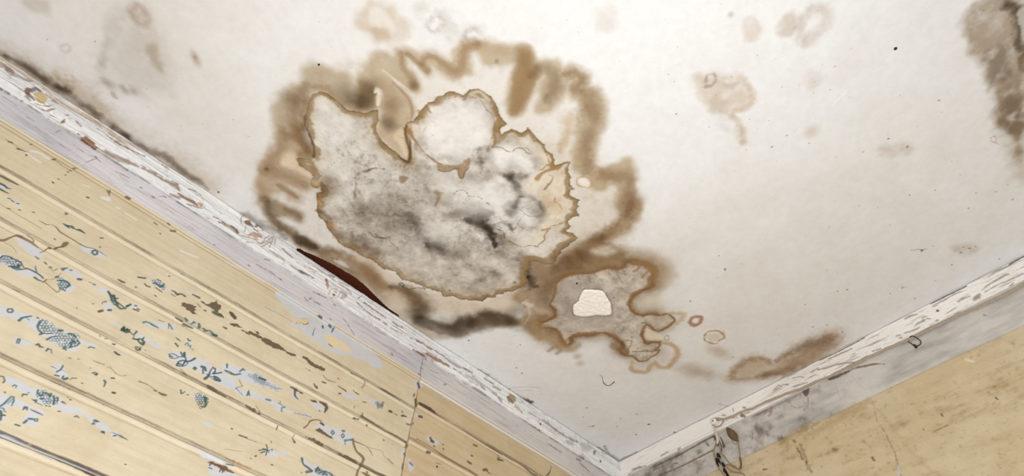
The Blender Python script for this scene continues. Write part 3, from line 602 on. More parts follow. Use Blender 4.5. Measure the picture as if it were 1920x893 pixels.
# pale tail ring below it
C.stroke('e 645,655 700,665 745,695 752,740 720,785 680,820 630,815 600,790 560,820 550,845 500,850 455,845 440,820 450,775', [4, 8, 9, 10, 10, 8, 6, 8, 7, 8, 8, 8, 7, 3], (188, 158, 116), .8, .8, 1.5, mode='mix', fade=.25)
C.blob('e 540,560 560,560 640,600 660,630 600,640 545,630 530,600', (234, 220, 198), .7, 3, 3, 1.5)
C.stroke('e 690,455 740,460 785,465 780,500 740,530', [5, 8, 10, 8, 5], (190, 156, 112), .6, .9, 2)
C.stroke('D 1010,260 940,330 850,370 760,420 700,450', [30, 44, 50, 50, 36], (196, 172, 138), .5, .98, 8, mode='mul', fade=.6)
C.blob('e -90,60 30,-20 160,-60 260,-40 200,20 60,90 -40,150', (196, 172, 138), .5, 14, 12, 5, .02, 44, 'mul', fade=.5)
# little rings and spots beside it
C.stroke('e 632,166 640,152 655,150 668,164 660,180 644,182 632,166', 1.8, (176, 158, 126), .85, .6)
C.stroke('e 662,622 672,608 688,606 696,620 688,638 670,636 662,622', 2, (176, 152, 116), .85, .6, .5)
C.stroke('E 993,490 1005,468 1030,460 1055,462 1052,490 1025,507 1003,502 993,490', 6.5, (160, 112, 66), .85, .7, 1)
C.stroke('E 1073,575 1085,548 1120,540 1150,540 1180,560 1182,580 1155,592 1140,610 1105,605 1078,592 1073,575', 2.8, (170, 136, 84), .85, .7, .9)
C.stroke('E 1180,540 1190,580', 3, (190, 160, 116), .5, .9); C.blob('E 1085,560 1150,550 1170,580 1140,600 1095,595', (224, 204, 174), .5, 2, 3, 1, mode='mul')
C.dot(*tr('E 1030,765')[0], 17, (170, 136, 94), .55, .95, 'mul', (1.6, .8, -.5), 4); C.dot(*tr('E 1155,655')[0], 13, (200, 172, 138), .55, .95, 'mul', (1.6, .7, -.2), 3)
C.stroke('D 728,60 735,38 765,32 800,45 808,75 790,92 760,85 735,78 728,60', 2.2, (190, 152, 104), .8, .7, .8); C.blob('D 740,45 770,38 800,60 785,82 745,72', (240, 236, 228), .6, 1, 2, 1)
C.stroke('c 725,60 730,45 752,42 755,70 735,80', 1.3, (210, 186, 150), .6, .7, .6)
C.gain = .95
# -- brown stain by the right-hand cornice
faint('P 680,320 730,260 800,215 900,205 940,235 1000,200 1080,140 1180,90 1290,60 1330,90 1290,160 1230,220 1150,265 1000,310 900,340 780,355 700,350', (212, 188, 154), .85, 16, 12, 5, .3, 81)
C.stroke('P 700,320 750,260 820,225 900,225 930,250', [12, 12, 11, 9, 8], (172, 134, 90), .55, .9, 3, mode='mul', fade=.3)
C.stroke('P 900,320 1000,290 1100,240 1180,180 1250,130', [14, 26, 36, 40, 34], (172, 140, 100), .62, .98, 6, mode='mul', fade=.35)
C.stroke('P 960,240 1030,190 1120,150 1250,110', [6, 12, 18, 20], (140, 108, 72), .5, .95, 3, mode='mul', fade=.3)
C.stroke('P 720,340 820,335 920,315 1050,290', [8, 10, 12, 14], (176, 142, 100), .5, .95, 3, mode='mul', fade=.3)
# -- dirt and mildew where the ceiling meets the left-hand cornice
C.stroke('q -20,300 300,440 600,660 900,840 | i -60,-60 200,60 500,250 800,420 1100,640', 60, (214, 192, 162), .55, .98, 8, mode='mul', fade=.5)
C.stroke('q 0,330 100,370 280,430 470,570 660,690 830,810 1000,893', [14, 20, 24, 26, 26, 24, 24], (150, 132, 106), .6, .95, 5, mode='mul', fade=.4)
C.stroke('q 60,350 200,410 330,480 470,580 600,670 740,760 900,850 1010,893', [5, 9, 12, 14, 15, 15, 14, 12], (104, 80, 52), .8, .95, 1.6, mode='mul', fade=.4)
C.stroke('r 800,100 950,190 1100,300 1250,400 1400,520 1600,650 1786,790', [14, 16, 16, 15, 14, 13, 12], (112, 88, 60), .8, .95, 1.8, mode='mul', fade=.5)
C.stroke('r 850,60 1000,130 1200,230 1350,380 1500,500', [34, 44, 50, 44, 36], (204, 182, 150), .6, .95, 7, mode='mul', fade=.4)
C.stroke('i 60,10 200,90 330,150 470,250 640,310 780,430 900,520 1030,600 1130,680', [10, 14, 16, 13, 15, 14, 13, 12, 5], (108, 86, 58), .8, .95, 1.8, mode='mul', fade=.5)
C.stroke('j 330,190 430,250 560,310 700,380 760,440', [14, 16, 14, 12, 8], (140, 122, 94), .65, .95, 4, mode='mul', fade=.4)
C.stroke('R 520,360 580,395 640,440 700,480 760,510 800,530', [4, 9, 9, 8, 9, 4], (108, 90, 66), .7, .9, 2.5, mode='mul', fade=.4)
C.stroke('R 760,510 790,518', [4, 7], (90, 66, 42), .8, .7, 1.5)
C.stroke('z 590,450 640,560 740,630 810,665 900,620 1060,540', [3, 5, 7, 7, 5, 3], (116, 98, 76), .55, .9, 1.5, mode='mul')
C.stroke('y 1700,460 1770,480 1850,520', [3, 6, 3], (90, 78, 60), .6, .8, 1)
# -- pits, fly specks, scratches, hair cracks
rs = np.random.RandomState(5)
for q, r_ in (('G 253,193', 2.6), ('G 426,400', 2), ('G 224,553', 2.2), ('G 260,250', 1.2), ('G 272,378', 1.4), ('G 437,448', 1.4), ('G 250,582', 1.6), ('G 300,585', 2), ('G 720,795', 2.2), ('G 700,738', 1.5), ('G 655,765', 1.4), ('G 545,830', 1.6),
              ('G 605,40', 2), ('G 745,375', 1.5), ('G 718,300', 1.2), ('G 163,277', 1), ('G 13,265', 1), ('G 310,778', 1.2), ('G 383,776', 1.2), ('G 410,758', 1.2), ('G 575,770', 1.4), ('G 108,820', 1.2), ('G 123,478', 1.2), ('G 124,606', 1.2),
              ('F 587,820', 2.6), ('F 670,755', 1.6), ('F 793,800', 1.4), ('F 834,660', 1.2), ('F 10,415', 1.2), ('F 52,636', 1.2), ('F 238,708', 1.2), ('F 440,835', 1.4), ('F 645,483', 1.2), ('F 828,455', 1.6), ('F 1022,545', 1.6), ('F 927,733', 1.2), ('F 913,500', 1.4), ('F 870,362', 1.2), ('F 940,372', 1),
              ('F 722,45', 1.2), ('E 1190,195', 2.4), ('E 996,372', 1.9), ('E 1150,243', 1.3), ('E 1155,118', 1.3), ('E 1283,165', 1.3), ('E 55,775', 1.8), ('E 25,745', 1.6), ('E 45,615', 1.5), ('E 1232,685', 1.4), ('E 605,58', 1.4), ('E 568,352', 1.8),
              ('Q 145,178', 2), ('Q 182,172', 2.2), ('Q 102,97', 1.4), ('Q 20,230', 1.4), ('Q 348,186', 1.4), ('Q 163,335', 2), ('Q 105,308', 1.4), ('Q 445,207', 2), ('L 390,160', 2), ('L 1098,130', 2.4), ('L 975,190', 1.8), ('L 1195,103', 1.6), ('L 1548,287', 2), ('L 835,375', 1.5), ('L 595,612', 1.8), ('L 95,718', 1.8), ('L 1010,110', 1.4), ('L 885,160', 1.4),
              ('R 740,235', 1.3), ('R 720,348', 1.4), ('R 746,377', 1.4), ('R 1073,550', 1.8), ('R 1054,598', 1.6), ('z 1250,120', 2), ('z 1060,278', 1.8), ('z 820,40', 1.4), ('z 775,158', 1.2), ('y 1540,15', 1.8), ('y 1690,150', 1.6), ('P 237,598', 1.6), ('P 72,565', 1.6), ('P 165,540', 1.6), ('P 325,445', 1.4), ('P 1170,40', 1.4), ('P 572,348', 1.2), ('P 710,213', 1.4),
              ('q 710,120', 1.6), ('q 1425,145', 1.6), ('H 598,570', 1.6), ('H 268,268', 1.6), ('A 425,860', 1.5), ('A 8,90', 1.2), ('f 1204,312', 1.2), ('a 160,435', 1.4), ('a 498,363', 1.5), ('f 290,192', 1.8), ('E 650,75', 1.3)):
    C.dot(*tr(q)[0], r_ * .75, (84, 70, 54), .85, .5, 'mix', (1 + .5 * rs.rand(), .7, rs.rand() * 3), .6)
for _ in range(260):
    u_, v_ = -1.7 * rs.rand(), -1.2 * rs.rand()
    i0 = np.searchsorted(C.us, u_); j0 = np.searchsorted(C.vs, v_)
    C.col[i0:i0 + rs.randint(1, 3), j0:j0 + 1] *= .62 + .2 * rs.rand()
for sp, w_, c_, a_ in (('G 0,420 40,380 60,362', 1.6, (246, 244, 240), .8), ('G 215,245 245,210', 2.5, (244, 242, 238), .7), ('F 940,570 1000,515', 2, (244, 243, 240), .8), ('J 1690,420 1740,370 1790,360', 2, (236, 228, 214), .8), ('J 1740,430 1800,380', 1.6, (236, 228, 214), .7),
                       ('L 220,152 260,156 320,140 380,150 450,138', 1.4, (104, 88, 66), .8), ('L 380,150 388,178', 2, (84, 70, 52), .8), ('L 530,95 575,95', 1.2, (120, 104, 82), .6), ('Q 390,160 410,162', 1.2, DARK, .5), ('P 630,480 690,495', 1.2, (130, 108, 84), .6),
                       ('R 690,450 780,445 835,450', 1, (140, 120, 98), .5), ('R 700,465 800,462', .9, (140, 120, 98), .5), ('z 340,155 410,155 440,130', 1.2, (126, 106, 84), .6), ('z 1630,240 1640,245', 3, (60, 48, 34), .7)):
    C.stroke(sp, w_, c_, a_, .6, .3)
# a slight relief: buckled edge by the gap, plaster swells
C.disp += .0006 * C.n(.25, 91, 2) + inn * .0012 * C.n(.03, 92, 3) + in2 * .0008 * C.n(.015, 93, 3)
gapD, _ = C.dist(C.pts('f 0,125 180,215 420,345 560,455 660,555 770,625'), .08)
gap_lip = np.exp(-(gapD / .02) ** 2)
# the open gap along the cornice: the board is missing there, so the sheet is cut back and a dark cavity shows
GAP = 'f -20,118 60,140 150,178 250,226 330,270 420,325 490,378 545,430 600,486 660,545 720,592 760,620 700,640 300,560 0,300'
gs = C.sdf(GAP, .02)
cut = gs < 0
C.disp = np.where(cut, .014, C.disp)
C.col[gs < 0.0004] = lin((84, 36, 20))
C.col *= .93
m_ceil = material('stained_whitewash', attr='paint', rough=.85, nscale=60, namt=.012, bump=.06, bscale=180, bdist=.001, fine=.02, spec=.2)
XYZ = np.stack([C.U, C.V, CZ + C.disp], -1)
ceiling = grid_obj('ceiling', XYZ, C.col, m_ceil, flip=True, kind='structure')
# ---------------------------------------------------------------- long boarded wall (left in the photo)
def along(X, Z, sx, sz, seed, octv=4, rough=.6):      # noise drawn out along the boards
    return noise(X / sx, Z / sz, 1.0, seed, octv, rough)
XL = np.concatenate([np.linspace(-3.6, -1.84, 10), np.arange(-1.81, -0.92, .0011), np.arange(-0.92, 0.004, .0018)])
PLY = 0.006                                            # boards lie 6 mm behind the cornice face
def left_plane(y):
    def f(px, py):
        p = on_left(px, py, y); return p[0], p[2]
    return f
ZL = np.concatenate([np.linspace(0.0, CZ - .80, 14), np.arange(CZ - .775, CZ - .124, .00105)])
Wl = Paint(XL, ZL, left_plane(PLY), (214, 200, 171))
X, Z = Wl.U, Wl.V - CZ
seam_x = left_plane(PLY)(*tr('p 800,420')[0])[0]
rightpart = sm(X, seam_x - .001, seam_x + .001)
wb = Wl.n(.25, 201, 4); wm = Wl.n(.05, 202, 5, .6); wf = Wl.n(.010, 203, 4, .7); st = along(X, Z, .12, .006, 204, 4)
Wl.mul(np.clip(.12 + .22 * wb, 0, 1), (226, 202, 160)); Wl.mul(np.clip(.10 + .16 * wm, 0, 1), (206, 190, 160))
Wl.mix(np.clip(.25 + .3 * wb, 0, 1) * .5, (226, 210, 182))
Wl.mul(np.clip(.05 + .12 * st, 0, 1), (190, 170, 140)); Wl.mul(rightpart * .4, (222, 198, 156))
Wl.mul(np.clip(wf * .5 - .1, 0, 1) * .18, (170, 150, 120))

def zof(a, b):                                         # height of a groove traced between two picture points
    p = left_plane(PLY)(*a); q = left_plane(PLY)(*b); return ((p[1] + q[1]) / 2) - CZ
GZ = [zof((0, 310), (700, 722)), zof((0, 412.6), (764, 828.6)), zof((0, 530), (704, 884)), zof((0, 661.5), (420, 862.5)), zof((0, 813), (190, 893))]
GZ += [GZ[-1] - .1, GZ[-1] - .2]
GR = [zof(*tr('p 870,262 1110,418')), zof(*tr('K 540,330 1540,880'))]
GR += [GR[1] - .1 * k for k in range(1, 6)]
depth = np.zeros(X.shape, np.float32)
wav = .0006 * along(X, Z * 0, .12, 1, 205, 2)
for gi in range(7):
    for part, g in ((1 - rightpart, GZ[gi]), (rightpart, GR[gi])):
        d = Z - g + wav
        dep = np.where(np.abs(d) < .0032, .0038 * (1 - (np.abs(d) / .0032) ** 6), 0)       # tongue gap
        t = np.clip(1 - np.abs(d + .0078) / .0046, 0, 1)
        dep = dep - .0022 * np.sqrt(np.clip(1 - (1 - t) ** 2, 0, 1)) * (t > 0)              # bead under it
        q = np.abs(d + .0136); dep = dep + .0010 * np.clip(1 - q / .0013, 0, 1)             # quirk
        depth += part * dep
        tone = (.30, .20, .35, .30, .55, .4, .4)[gi]
        vary = np.clip(.75 + .6 * along(X, Z * 0, .07, 1, 210 + gi, 4), .15, 1.3)
        Wl.mul(part * (1 - sm(np.abs(d), .0024, .0040)) * tone * vary, (120, 100, 80))
        Wl.mul(part * np.exp(-((d - .0030 + .0006 * wf) / .0009) ** 2) * (.35 + tone * .8) * vary, (84, 68, 54))
        Wl.mul(part * np.exp(-((d + .0028 + .0006 * wf) / .0009) ** 2) * (.30 + tone * .7) * vary, (96, 78, 60))
        Wl.mul(part * np.exp(-((d + .0136) / .0009) ** 2) * .38 * vary, (130, 108, 84))
        Wl.mix(part * (1 - sm(np.abs(d + .008), .002, .005)) * .30, (236, 224, 198))
# bead mould under the flat band
BZ = -.130
bd = Z - BZ
depth += np.where(bd > .001, .004, 0)
for o_, r_, hgt in ((-.003, .0035, .0045), (-.0095, .003, .003)):
    t = np.clip(1 - np.abs(bd - o_) / r_, 0, 1); depth -= hgt * np.sqrt(np.clip(1 - (1 - t) ** 2, 0, 1)) * (t > 0)
Wl.mix((1 - sm(np.abs(bd + .004), .004, .008)) * .45 * (1 - rightpart), (236, 222, 186))
Wl.mul(np.exp(-((bd + .0062) / .001) ** 2) * .55, (130, 104, 70)); Wl.mul(np.exp(-((bd + .0128) / .0011) ** 2) * .5, (150, 124, 86)); Wl.mul(np.exp(-((bd - .0003) / .0008) ** 2) * .6, (110, 92, 74))
Wl.mix(rightpart * sm(bd + .002 * wm, -.016, -.0135) * .9, (222, 215, 206))
Wl.mul(rightpart * (np.exp(-((bd + .0062) / .0009) ** 2) * .6 + np.exp(-((bd + .0142) / .0011) ** 2) * .4), (130, 116, 100))

BLUE = (197, 200, 207); INK = (48, 82, 84); WOOD = (108, 92, 70)
def bl(spec, a=.8, c=BLUE, so=1.8, si=2.6, jag=2.2, fade=.4, seed=220):
    Wl.blob(spec, c, a, so, si, jag, .008, seed, fade=fade, fscale=.015)
def wd(spec, c=WOOD, a=1.0): Wl.blob(spec, c, a, .3, .5, 1.5, .005, 222)
def ink(spec, w, c=INK, a=.9, **k): Wl.stroke(spec, w, c, a, .45, **k)
rg = np.random.RandomState(8)
def scales(spec, r=3.4, gap=6.2, w=1.15, p=.85, c=INK, a=.8):
    """printed berries: a cluster of little rings inside an outline (picture pixels)"""
    P = np.array(tr(spec)); x0, y0 = P.min(0); x1, y1 = P.max(0); row = 0; y = y0
    while y < y1:
        x = x0 + (row % 2) * gap / 2
        while x < x1:
            A_, B_ = P, np.roll(P, -1, 0)
            m = (A_[:, 1] > y) != (B_[:, 1] > y)
            cr = (A_[m, 0] + (y - A_[m, 1]) / (B_[m, 1] - A_[m, 1]) * (B_[m, 0] - A_[m, 0]) > x).sum()
            if cr % 2 and rg.rand() < p:
                cx, cy = x + rg.randn() * .5, y + rg.randn() * .5; e = rg.uniform(.8, 1.1); k0 = rg.rand() * 6
                L = [(cx + r * e * math.cos(k0 + k), cy + r * .85 * math.sin(k0 + k)) for k in np.linspace(0, rg.uniform(4.2, 6.28), 9)]
                Wl.stroke(L, w * rg.uniform(.8, 1.5), c, a * rg.uniform(.6, 1), .5)
            x += gap
        y += gap * .82; row += 1
# where the cream paint has come off: older blue-grey ground
for sp in ('n 640,-60 760,-50 900,50 1040,145 1180,235 1345,345 1500,435 1650,540 1750,640 1780,720 1690,720 1560,650 1400,610 1280,582 1150,510 1050,440 960,380 900,300 830,305 800,280 860,260 900,240 860,190 760,110',
           'w 80,50 300,100 420,180 560,215 640,270 860,350 980,460 1180,520 1290,600 1280,640 1100,610 940,590 800,500 620,480 500,380 430,320 250,260 160,180 100,140',
           'w -10,300 100,330 250,370 400,460 560,530 680,610 620,640 560,640 600,760 520,800 380,780 300,720 400,640 430,560 340,540 280,510 180,500 60,560 120,700 180,740 60,730 -10,720',
           'w 1290,610 1420,680 1560,760 1700,880 | x 1740,250 1830,300 1700,300 1600,220 1480,180 1380,110 1320,60', 'w 820,-30 960,-10 1000,60 920,80 850,40',
           'u -10,80 130,120 270,180 420,200 540,250 640,340 625,385 520,330 400,315 280,250 180,195 60,130', 'u -10,20 100,-5 230,45 310,85 300,150 200,170 100,120 -10,80', 'u 850,310 950,345 1045,400 1110,450 1080,530 1000,545 900,490 870,400',
           'u 900,190 1010,175 1120,220 1210,290 1240,350 1150,325 1030,270', 'u 1350,400 1500,470 1600,510 1700,640 1640,620 1580,570 1420,480', 'u 1530,690 1640,700 1700,820 1620,850 1540,780', 'u -10,710 100,760 300,830 420,900 -10,900',
           'v -10,-10 300,-5 480,15 560,70 640,55 760,125 900,220 1150,290 1200,390 1400,440 1460,490 1200,460 1150,560 1050,565 900,480 740,400 640,310 540,250 420,190 400,120 250,60 -10,20',
           'v 200,330 300,360 480,420 480,450 330,470 250,440', 'v 640,500 780,530 820,580 740,580', 'v 780,750 900,740 1000,830 980,893 840,880', 'v 1600,50 1750,130 1820,220 1700,140',
           't 1190,705 1350,755 1460,785 1600,880 1450,893 1250,800', 't 110,0 250,60 320,180 240,140', 's 0,660 90,690 160,750 60,760 0,730', 't 250,590 400,640 560,760 700,893 500,893 350,780 290,700', 't -10,850 80,850 180,893 -10,893', 't 960,400 1180,480 1160,500 1000,450',
           'l 380,790 430,780 520,800 620,870 640,893 | m 600,140 710,200 690,245 560,185 480,130 380,90 370,30', 'l 600,20 760,50 860,170 1000,240 1110,270 1000,250 880,200 760,150 640,90', 'l 500,610 700,640 940,650 960,730 880,730 700,715 600,680',
           'l 1080,170 1200,220 1290,250 1180,240', 'l 260,370 420,390 480,500 400,440 300,420', 'l 1090,560 1200,600 1310,690 1220,660', 'm 750,340 820,285 960,275 1120,345 1250,375 1340,435 1500,535 1660,640 1660,765 1500,690 1400,665 1250,575 1100,490 960,475 850,400',
           'm 1480,430 1650,500 1650,580 1520,540', 'm 1000,150 1080,160 1110,230 1050,220', 'n 90,680 160,695 320,735 440,775 600,865 640,893 380,893 200,810 120,760', 'o 230,-5 320,-5 430,5 560,75 695,132 640,152 520,112 400,50 300,25', 'o 60,15 160,45 280,115 400,145 540,205 660,255 740,315 960,375 920,385 780,345 660,325 560,255 420,205 330,195 260,145 130,95',
           'o 0,410 90,450 60,470 0,440', 'o 940,240 1050,265 1065,320 1010,325 960,290', 'o 775,130 800,140 830,225 800,215', 'p -10,430 60,448 160,478 245,508 288,565 282,588 215,632 180,602 100,562 -10,500', 'p 400,200 450,220 550,260 545,300 480,295 430,240',
           'p 200,165 300,195 330,230 270,225 220,200', 'p 820,80 890,95 885,130 840,135', 'p 760,740 810,775 812,830 770,852', 'p 700,670 740,680 735,725 705,715', 'p 930,540 1030,595 1000,632 945,605', 'p 820,345 860,350 840,395 815,385', 'p 590,620 640,640 650,670',
           'o 865,738 950,785 1050,828 1150,900 980,900 900,850', 'o 560,665 640,685 625,735 560,720', 'o 40,790 200,835 300,900 100,900', 'o -10,690 140,750 280,800 220,810 100,770 -10,730', 'o 640,685 760,690 740,710 650,700', 'm 1150,800 1290,850 1260,900 1140,900 | m 1130,880'):
    bl(sp)
bl('n 1165,385 1230,385 1345,450 1440,530 1430,580 1345,545 1215,492 1175,430', .95, (222, 202, 160))
for sp, w_ in (('s 400,215 500,290 600,350', 4.5), ('s 470,185 600,220 720,300', 5), ('s 1530,880 1620,893', 5), ('t 1530,15 1640,45', 5), ('s 1240,690 1330,720', 2.5), ('t 1740,155 1790,170', 3), ('S 750,255 815,295', 3), ('S 1080,480 1180,520', 3.5)):
    Wl.stroke(sp, w_, (222, 214, 208), .8, .6)
# printed sprigs, berries and leaves on the old ground
scales('v 600,80 700,75 780,150 860,210 950,270 1130,280 1200,430 1050,490 960,505 820,400 740,375 850,310 760,285 620,265 580,200', 3.3, 5.8, 1.3, .92)
ink('v 285,90 330,50 390,35 470,25', [5, 4, 3, 3]); ink('v 395,45 440,85', 1.5); ink('v 640,75 590,120 560,170 570,220 600,260 630,285 590,300', [2, 3.5, 4, 3, 3, 4, 3]); ink('v 620,270 700,290 790,280', 2)
ink('v 700,375 760,340 840,325', [4, 3, 2]); ink('v 1030,495 1150,465 1190,430 1150,380', [2, 2.5, 3, 3]); ink('v 1060,420 1060,490', 3.5); ink('v 945,515 970,490 988,532', 2.5); ink('v 880,240 930,240', 5); ink('v 1020,290 1100,300 1130,340', 3.5)
ink('v 1080,380 1120,420', 4); ink('v 250,425 270,362 300,370 278,432', 2.6); ink('v 530,455 572,445 600,480 650,492', [2, 5, 4, 2]); ink('v 690,545 718,508', 3); ink('v 700,530 760,520 775,578', 2); ink('v 940,765 905,830 840,862', 3); ink('v 760,775 845,818', 1.3)
ink('v 920,830 980,860', 1.2); ink('v 1322,500 1350,484 1412,502', 2.2); ink('v 1340,790 1360,800 1345,815', 1.5, a=.5); ink('v 1380,875 1420,865 1455,890', 2.5); ink('v 1710,565 1745,600 1782,605', 2); ink('v 1560,370 1600,370', 1.8); ink('v 1680,440 1700,465 1725,445', 1.6); ink('v 1480,320 1490,340', 1.6); ink('v 555,45 575,58', 2.5)
ink('v 1025,650 1060,655', 2, (80, 80, 74)); ink('v 1165,668 1185,668', 1.8, (80, 70, 60)); ink('v 1640,760 1700,850 1760,893', 1, (150, 130, 110)); ink('v 1400,690 1520,740 1560,752', 1.5, (110, 92, 74)); ink('v 1820,220 1860,200 1850,250', 4); ink('v 1870,250 1900,215 1910,255', 3)
scales('w 560,240 640,260 700,280 850,350 875,400 830,470 740,470 640,420 560,340', 3.3, 6, 1.3, .8)
for sp, w_ in (('w 570,250 558,300 610,335 650,320', 3), ('w 640,290 700,300 745,355 762,312', 3), ('w 800,345 812,400 800,465', 4), ('w 862,365 862,412', 3.5), ('w 610,385 650,380', 4), ('w 500,405 550,400 530,440', 2.5), ('w 0,500 80,440 160,352 178,350', [3, 4, 3, 2]),
               ('w 200,360 205,420 170,490', [4, 3, 2]), ('w 120,465 165,400', 1.6), ('w 332,345 340,315 405,322', 3), ('w 350,545 368,512 400,515 405,555', [3, 5, 5, 2]), ('w 430,680 510,690', 4), ('w 520,705 545,682 570,690 560,715 530,722 518,705', 2), ('w 358,742 402,708', 4.5),
               ('w 0,575 18,600 8,700', [7, 5, 4]), ('w 25,625 75,632', 3.5), ('w 10,520 60,530 60,570 85,580', 2), ('w 228,768 295,788', 3.5), ('w 652,40 656,75', 1.5), ('w 770,120 845,158', 4), ('w 880,178 905,182', 3.5), ('w 950,212 972,200', 2.5), ('w 1010,228 1018,240', 3), ('w 1040,252 1068,238', 2.5),
               ('w 820,30 880,45', 3), ('w 925,75 950,45', 3), ('w 955,92 1005,78', 5), ('w 1050,98 1075,75 1148,75', 2), ('w 1560,110 1578,135 1550,208', [4, 4, 1.5]), ('w 1415,15 1440,30 1455,5', 3), ('w 1412,712 1450,722 1485,726', [5, 5, 1.5]), ('w 1378,765 1395,745 1412,762', 3),
               ('w 1112,655 1145,640 1178,665', 2.5), ('w 190,195 212,175 248,192 240,215', 2), ('w 0,45 50,55 72,110 45,145', 2.5), ('w 870,570 905,575', 2.5), ('w 680,488 700,490', 2.5), ('w 730,492 752,496', 2.5), ('w 470,385 600,470 640,478', 1.5), ('w 1045,395 1060,400', 3), ('w 420,290 435,295', 2.5), ('w 1000,365 1020,370', 1.6)):
    ink(sp, w_)
Wl.blob('w 95,440 165,352 205,370 180,470 150,440 120,470', (142, 164, 162), .7, .5, 1, .5)
ink('w 460,540 540,580 645,628', [2, 3.5, 1.5], (104, 84, 96)); ink('w 930,430 985,460', [4, 2], (96, 72, 84)); ink('w 1670,72 1700,78', 2.5, WOOD); ink('w 1685,292 1715,298', 4, (96, 70, 56)); ink('w 1530,478 1590,482', 1.5, WOOD); ink('w 70,280 80,292', 3, (110, 86, 90)); ink('w 1225,148 1232,155', 3, WOOD); ink('w 1530,880 1550,882', 4)
ink('x 1520,235 1550,240 1562,262', [4, 4, 2]); ink('x 1698,292 1735,286', 3); ink('x 1650,235 1740,265 1810,300 1914,355', [1, 1.5, 4, 1], (80, 88, 88)); ink('x 1865,718 1885,722', 2.5)
scales('u -10,10 120,0 240,50 320,90 300,150 220,160 100,110 -10,80', 3, 5.2, 1.3, .9, (60, 86, 104)); ink('u 0,40 40,0 140,10 170,40', 2.5); ink('u 150,20 230,60 310,95', 3)
ink('u 128,155 200,165 262,175 280,140', [3, 6, 8, 5], (28, 78, 78)); ink('u 180,175 240,210 330,205 350,195', 2); ink('u 310,90 330,140 365,180 420,192 520,240 600,290 645,335', [3, 3, 2, 3, 3.5, 3.5, 3], (72, 78, 100)); ink('u 270,185 340,200 420,192', 2, (72, 88, 104))
ink('u 528,150 538,215 560,262', [2, 3, 2], (96, 108, 140)); ink('u 520,325 570,360 632,386', [5, 4, 2], (90, 98, 84)); ink('u 640,398 690,360', 2.5, (110, 84, 50))
ink('u 660,375 690,352 790,350 860,310 915,258', 1.3, (150, 124, 88)); ink('u 680,400 760,470 850,542 880,535 892,480', [2.5, 1.5, 2.5, 2, 1], (128, 104, 74))
scales('u 860,320 950,350 1045,405 1020,470 970,520 900,480 880,420', 2.9, 5.2, 1.3, .95); ink('u 850,375 950,370 1030,410 1040,440 990,475', [2, 4, 4, 5, 3]); ink('u 890,480 940,500 970,525', 2.5); ink('u 835,318 870,315', 4)
ink('u 905,188 960,192 1015,178', [2, 3.5, 2], (90, 98, 104)); ink('u 935,212 960,192', 4, (90, 98, 104)); ink('u 1170,348 1212,352', 5, (58, 74, 88)); ink('u 1050,212 1072,216', 3, (80, 90, 104)); ink('u 740,172 765,170', 4, (110, 110, 104)); ink('u 760,190 800,232', 1.5, (110, 110, 104)); ink('u 820,215 855,195', 2, (110, 110, 104))
ink('u 668,98 695,122', 3.5, (112, 104, 92)); ink('u 520,0 570,42', [1, 4], (104, 98, 92)); ink('u 1335,388 1425,428', 1.5, (130, 116, 100)); ink('u 1400,425 1425,430', 3, (120, 104, 88)); ink('u 200,485 290,520', 4, (120, 104, 98))
ink('u 1618,535 1655,590 1668,640 1690,690', [4, 5, 4, 5], (60, 84, 88)); ink('u 1700,598 1715,660 1740,710 1760,750', [6, 4, 4, 4], (60, 84, 88)); ink('u 1655,660 1700,690', 3, (70, 110, 110)); ink('u 1700,720 1750,740 1800,790 1885,782', [3, 4, 4, 3], (56, 90, 92)); ink('u 1768,708 1870,778', [4, 2], (70, 78, 92)); ink('u 1735,635 1765,637', 3)
ink('u 1525,722 1535,690 1582,684', [1.5, 2, 4], (110, 112, 110)); ink('u 1480,832 1530,818', 5, (78, 58, 30)); ink('u 1622,812 1658,812', 4.5, (60, 66, 78)); ink('u 110,812 128,792 178,790 197,818 172,846 122,842 110,812', 3.2, (58, 92, 98)); ink('u 1895,752 1914,748', 4); ink('u 1385,715 1400,718', 2.5, (140, 110, 80)); ink('u 1145,775 1150,785', 2, (120, 104, 88))
ink('t 945,395 1000,428 1045,465', [2, 5, 2], (44, 66, 62)); ink('t 1000,425 1080,438 1130,482 1190,490 1268,538', [2, 4, 2, 5, 2.5], (44, 60, 54)); ink('t 1060,450 1090,470', 1.5, (44, 66, 62))
ink('t 575,342 650,385 700,412 780,408 850,460 900,520 1000,580 1100,640 1200,705', [1, 1.5, 1.5, 1, 2.5, 3, 2.5, 2.5, 2], (108, 92, 74)); ink('t 1200,705 1300,750 1400,768 1500,820 1600,885', [3, 2, 1.5, 1.5, 1], (90, 94, 98)); ink('t 1375,832 1388,802 1420,795 1456,815 1452,850 1412,862 1375,832', 3.4, (44, 80, 80))
ink('t -5,645 60,645 140,610 250,572 330,600', [6, 5, 3.5, 3, 4], (116, 92, 62)); ink('t 250,572 340,610 430,655 500,700 570,752', [5, 4, 3.5, 3, 3], (122, 98, 72)); ink('t 400,588 460,620 492,655 500,712', [2, 2, 2.5, 2], (134, 112, 84)); ink('t 560,745 650,800', 1.2, (140, 120, 92))
ink('t 595,832 650,810 700,780 760,765', [1.5, 2, 2.5, 5], (124, 100, 70)); ink('t 740,768 790,768 850,752 930,740 970,700 1005,682', [6, 4, 3, 4, 8, 5], (98, 76, 48)); ink('t 40,670 180,740 250,832', 1.1, (140, 122, 98)); ink('t -5,95 150,190 350,310 540,420 620,465', 1.2, (150, 128, 96)); ink('t 110,165 150,172', 2.5, (110, 88, 60))
for sp in ('t 120,15 150,20', 't 165,38 180,48', 't 190,62 212,68', 't 250,92 285,95', 't 280,185 305,192', 't 490,220 510,228', 't 812,620 828,635', 't 980,235 985,262', 't 1500,610 1542,612', 't 1490,742 1500,748', 's 785,650 792,660', 's 1305,878 1325,882', 's 1632,790 1642,815'): ink(sp, 2.6, (92, 84, 72))
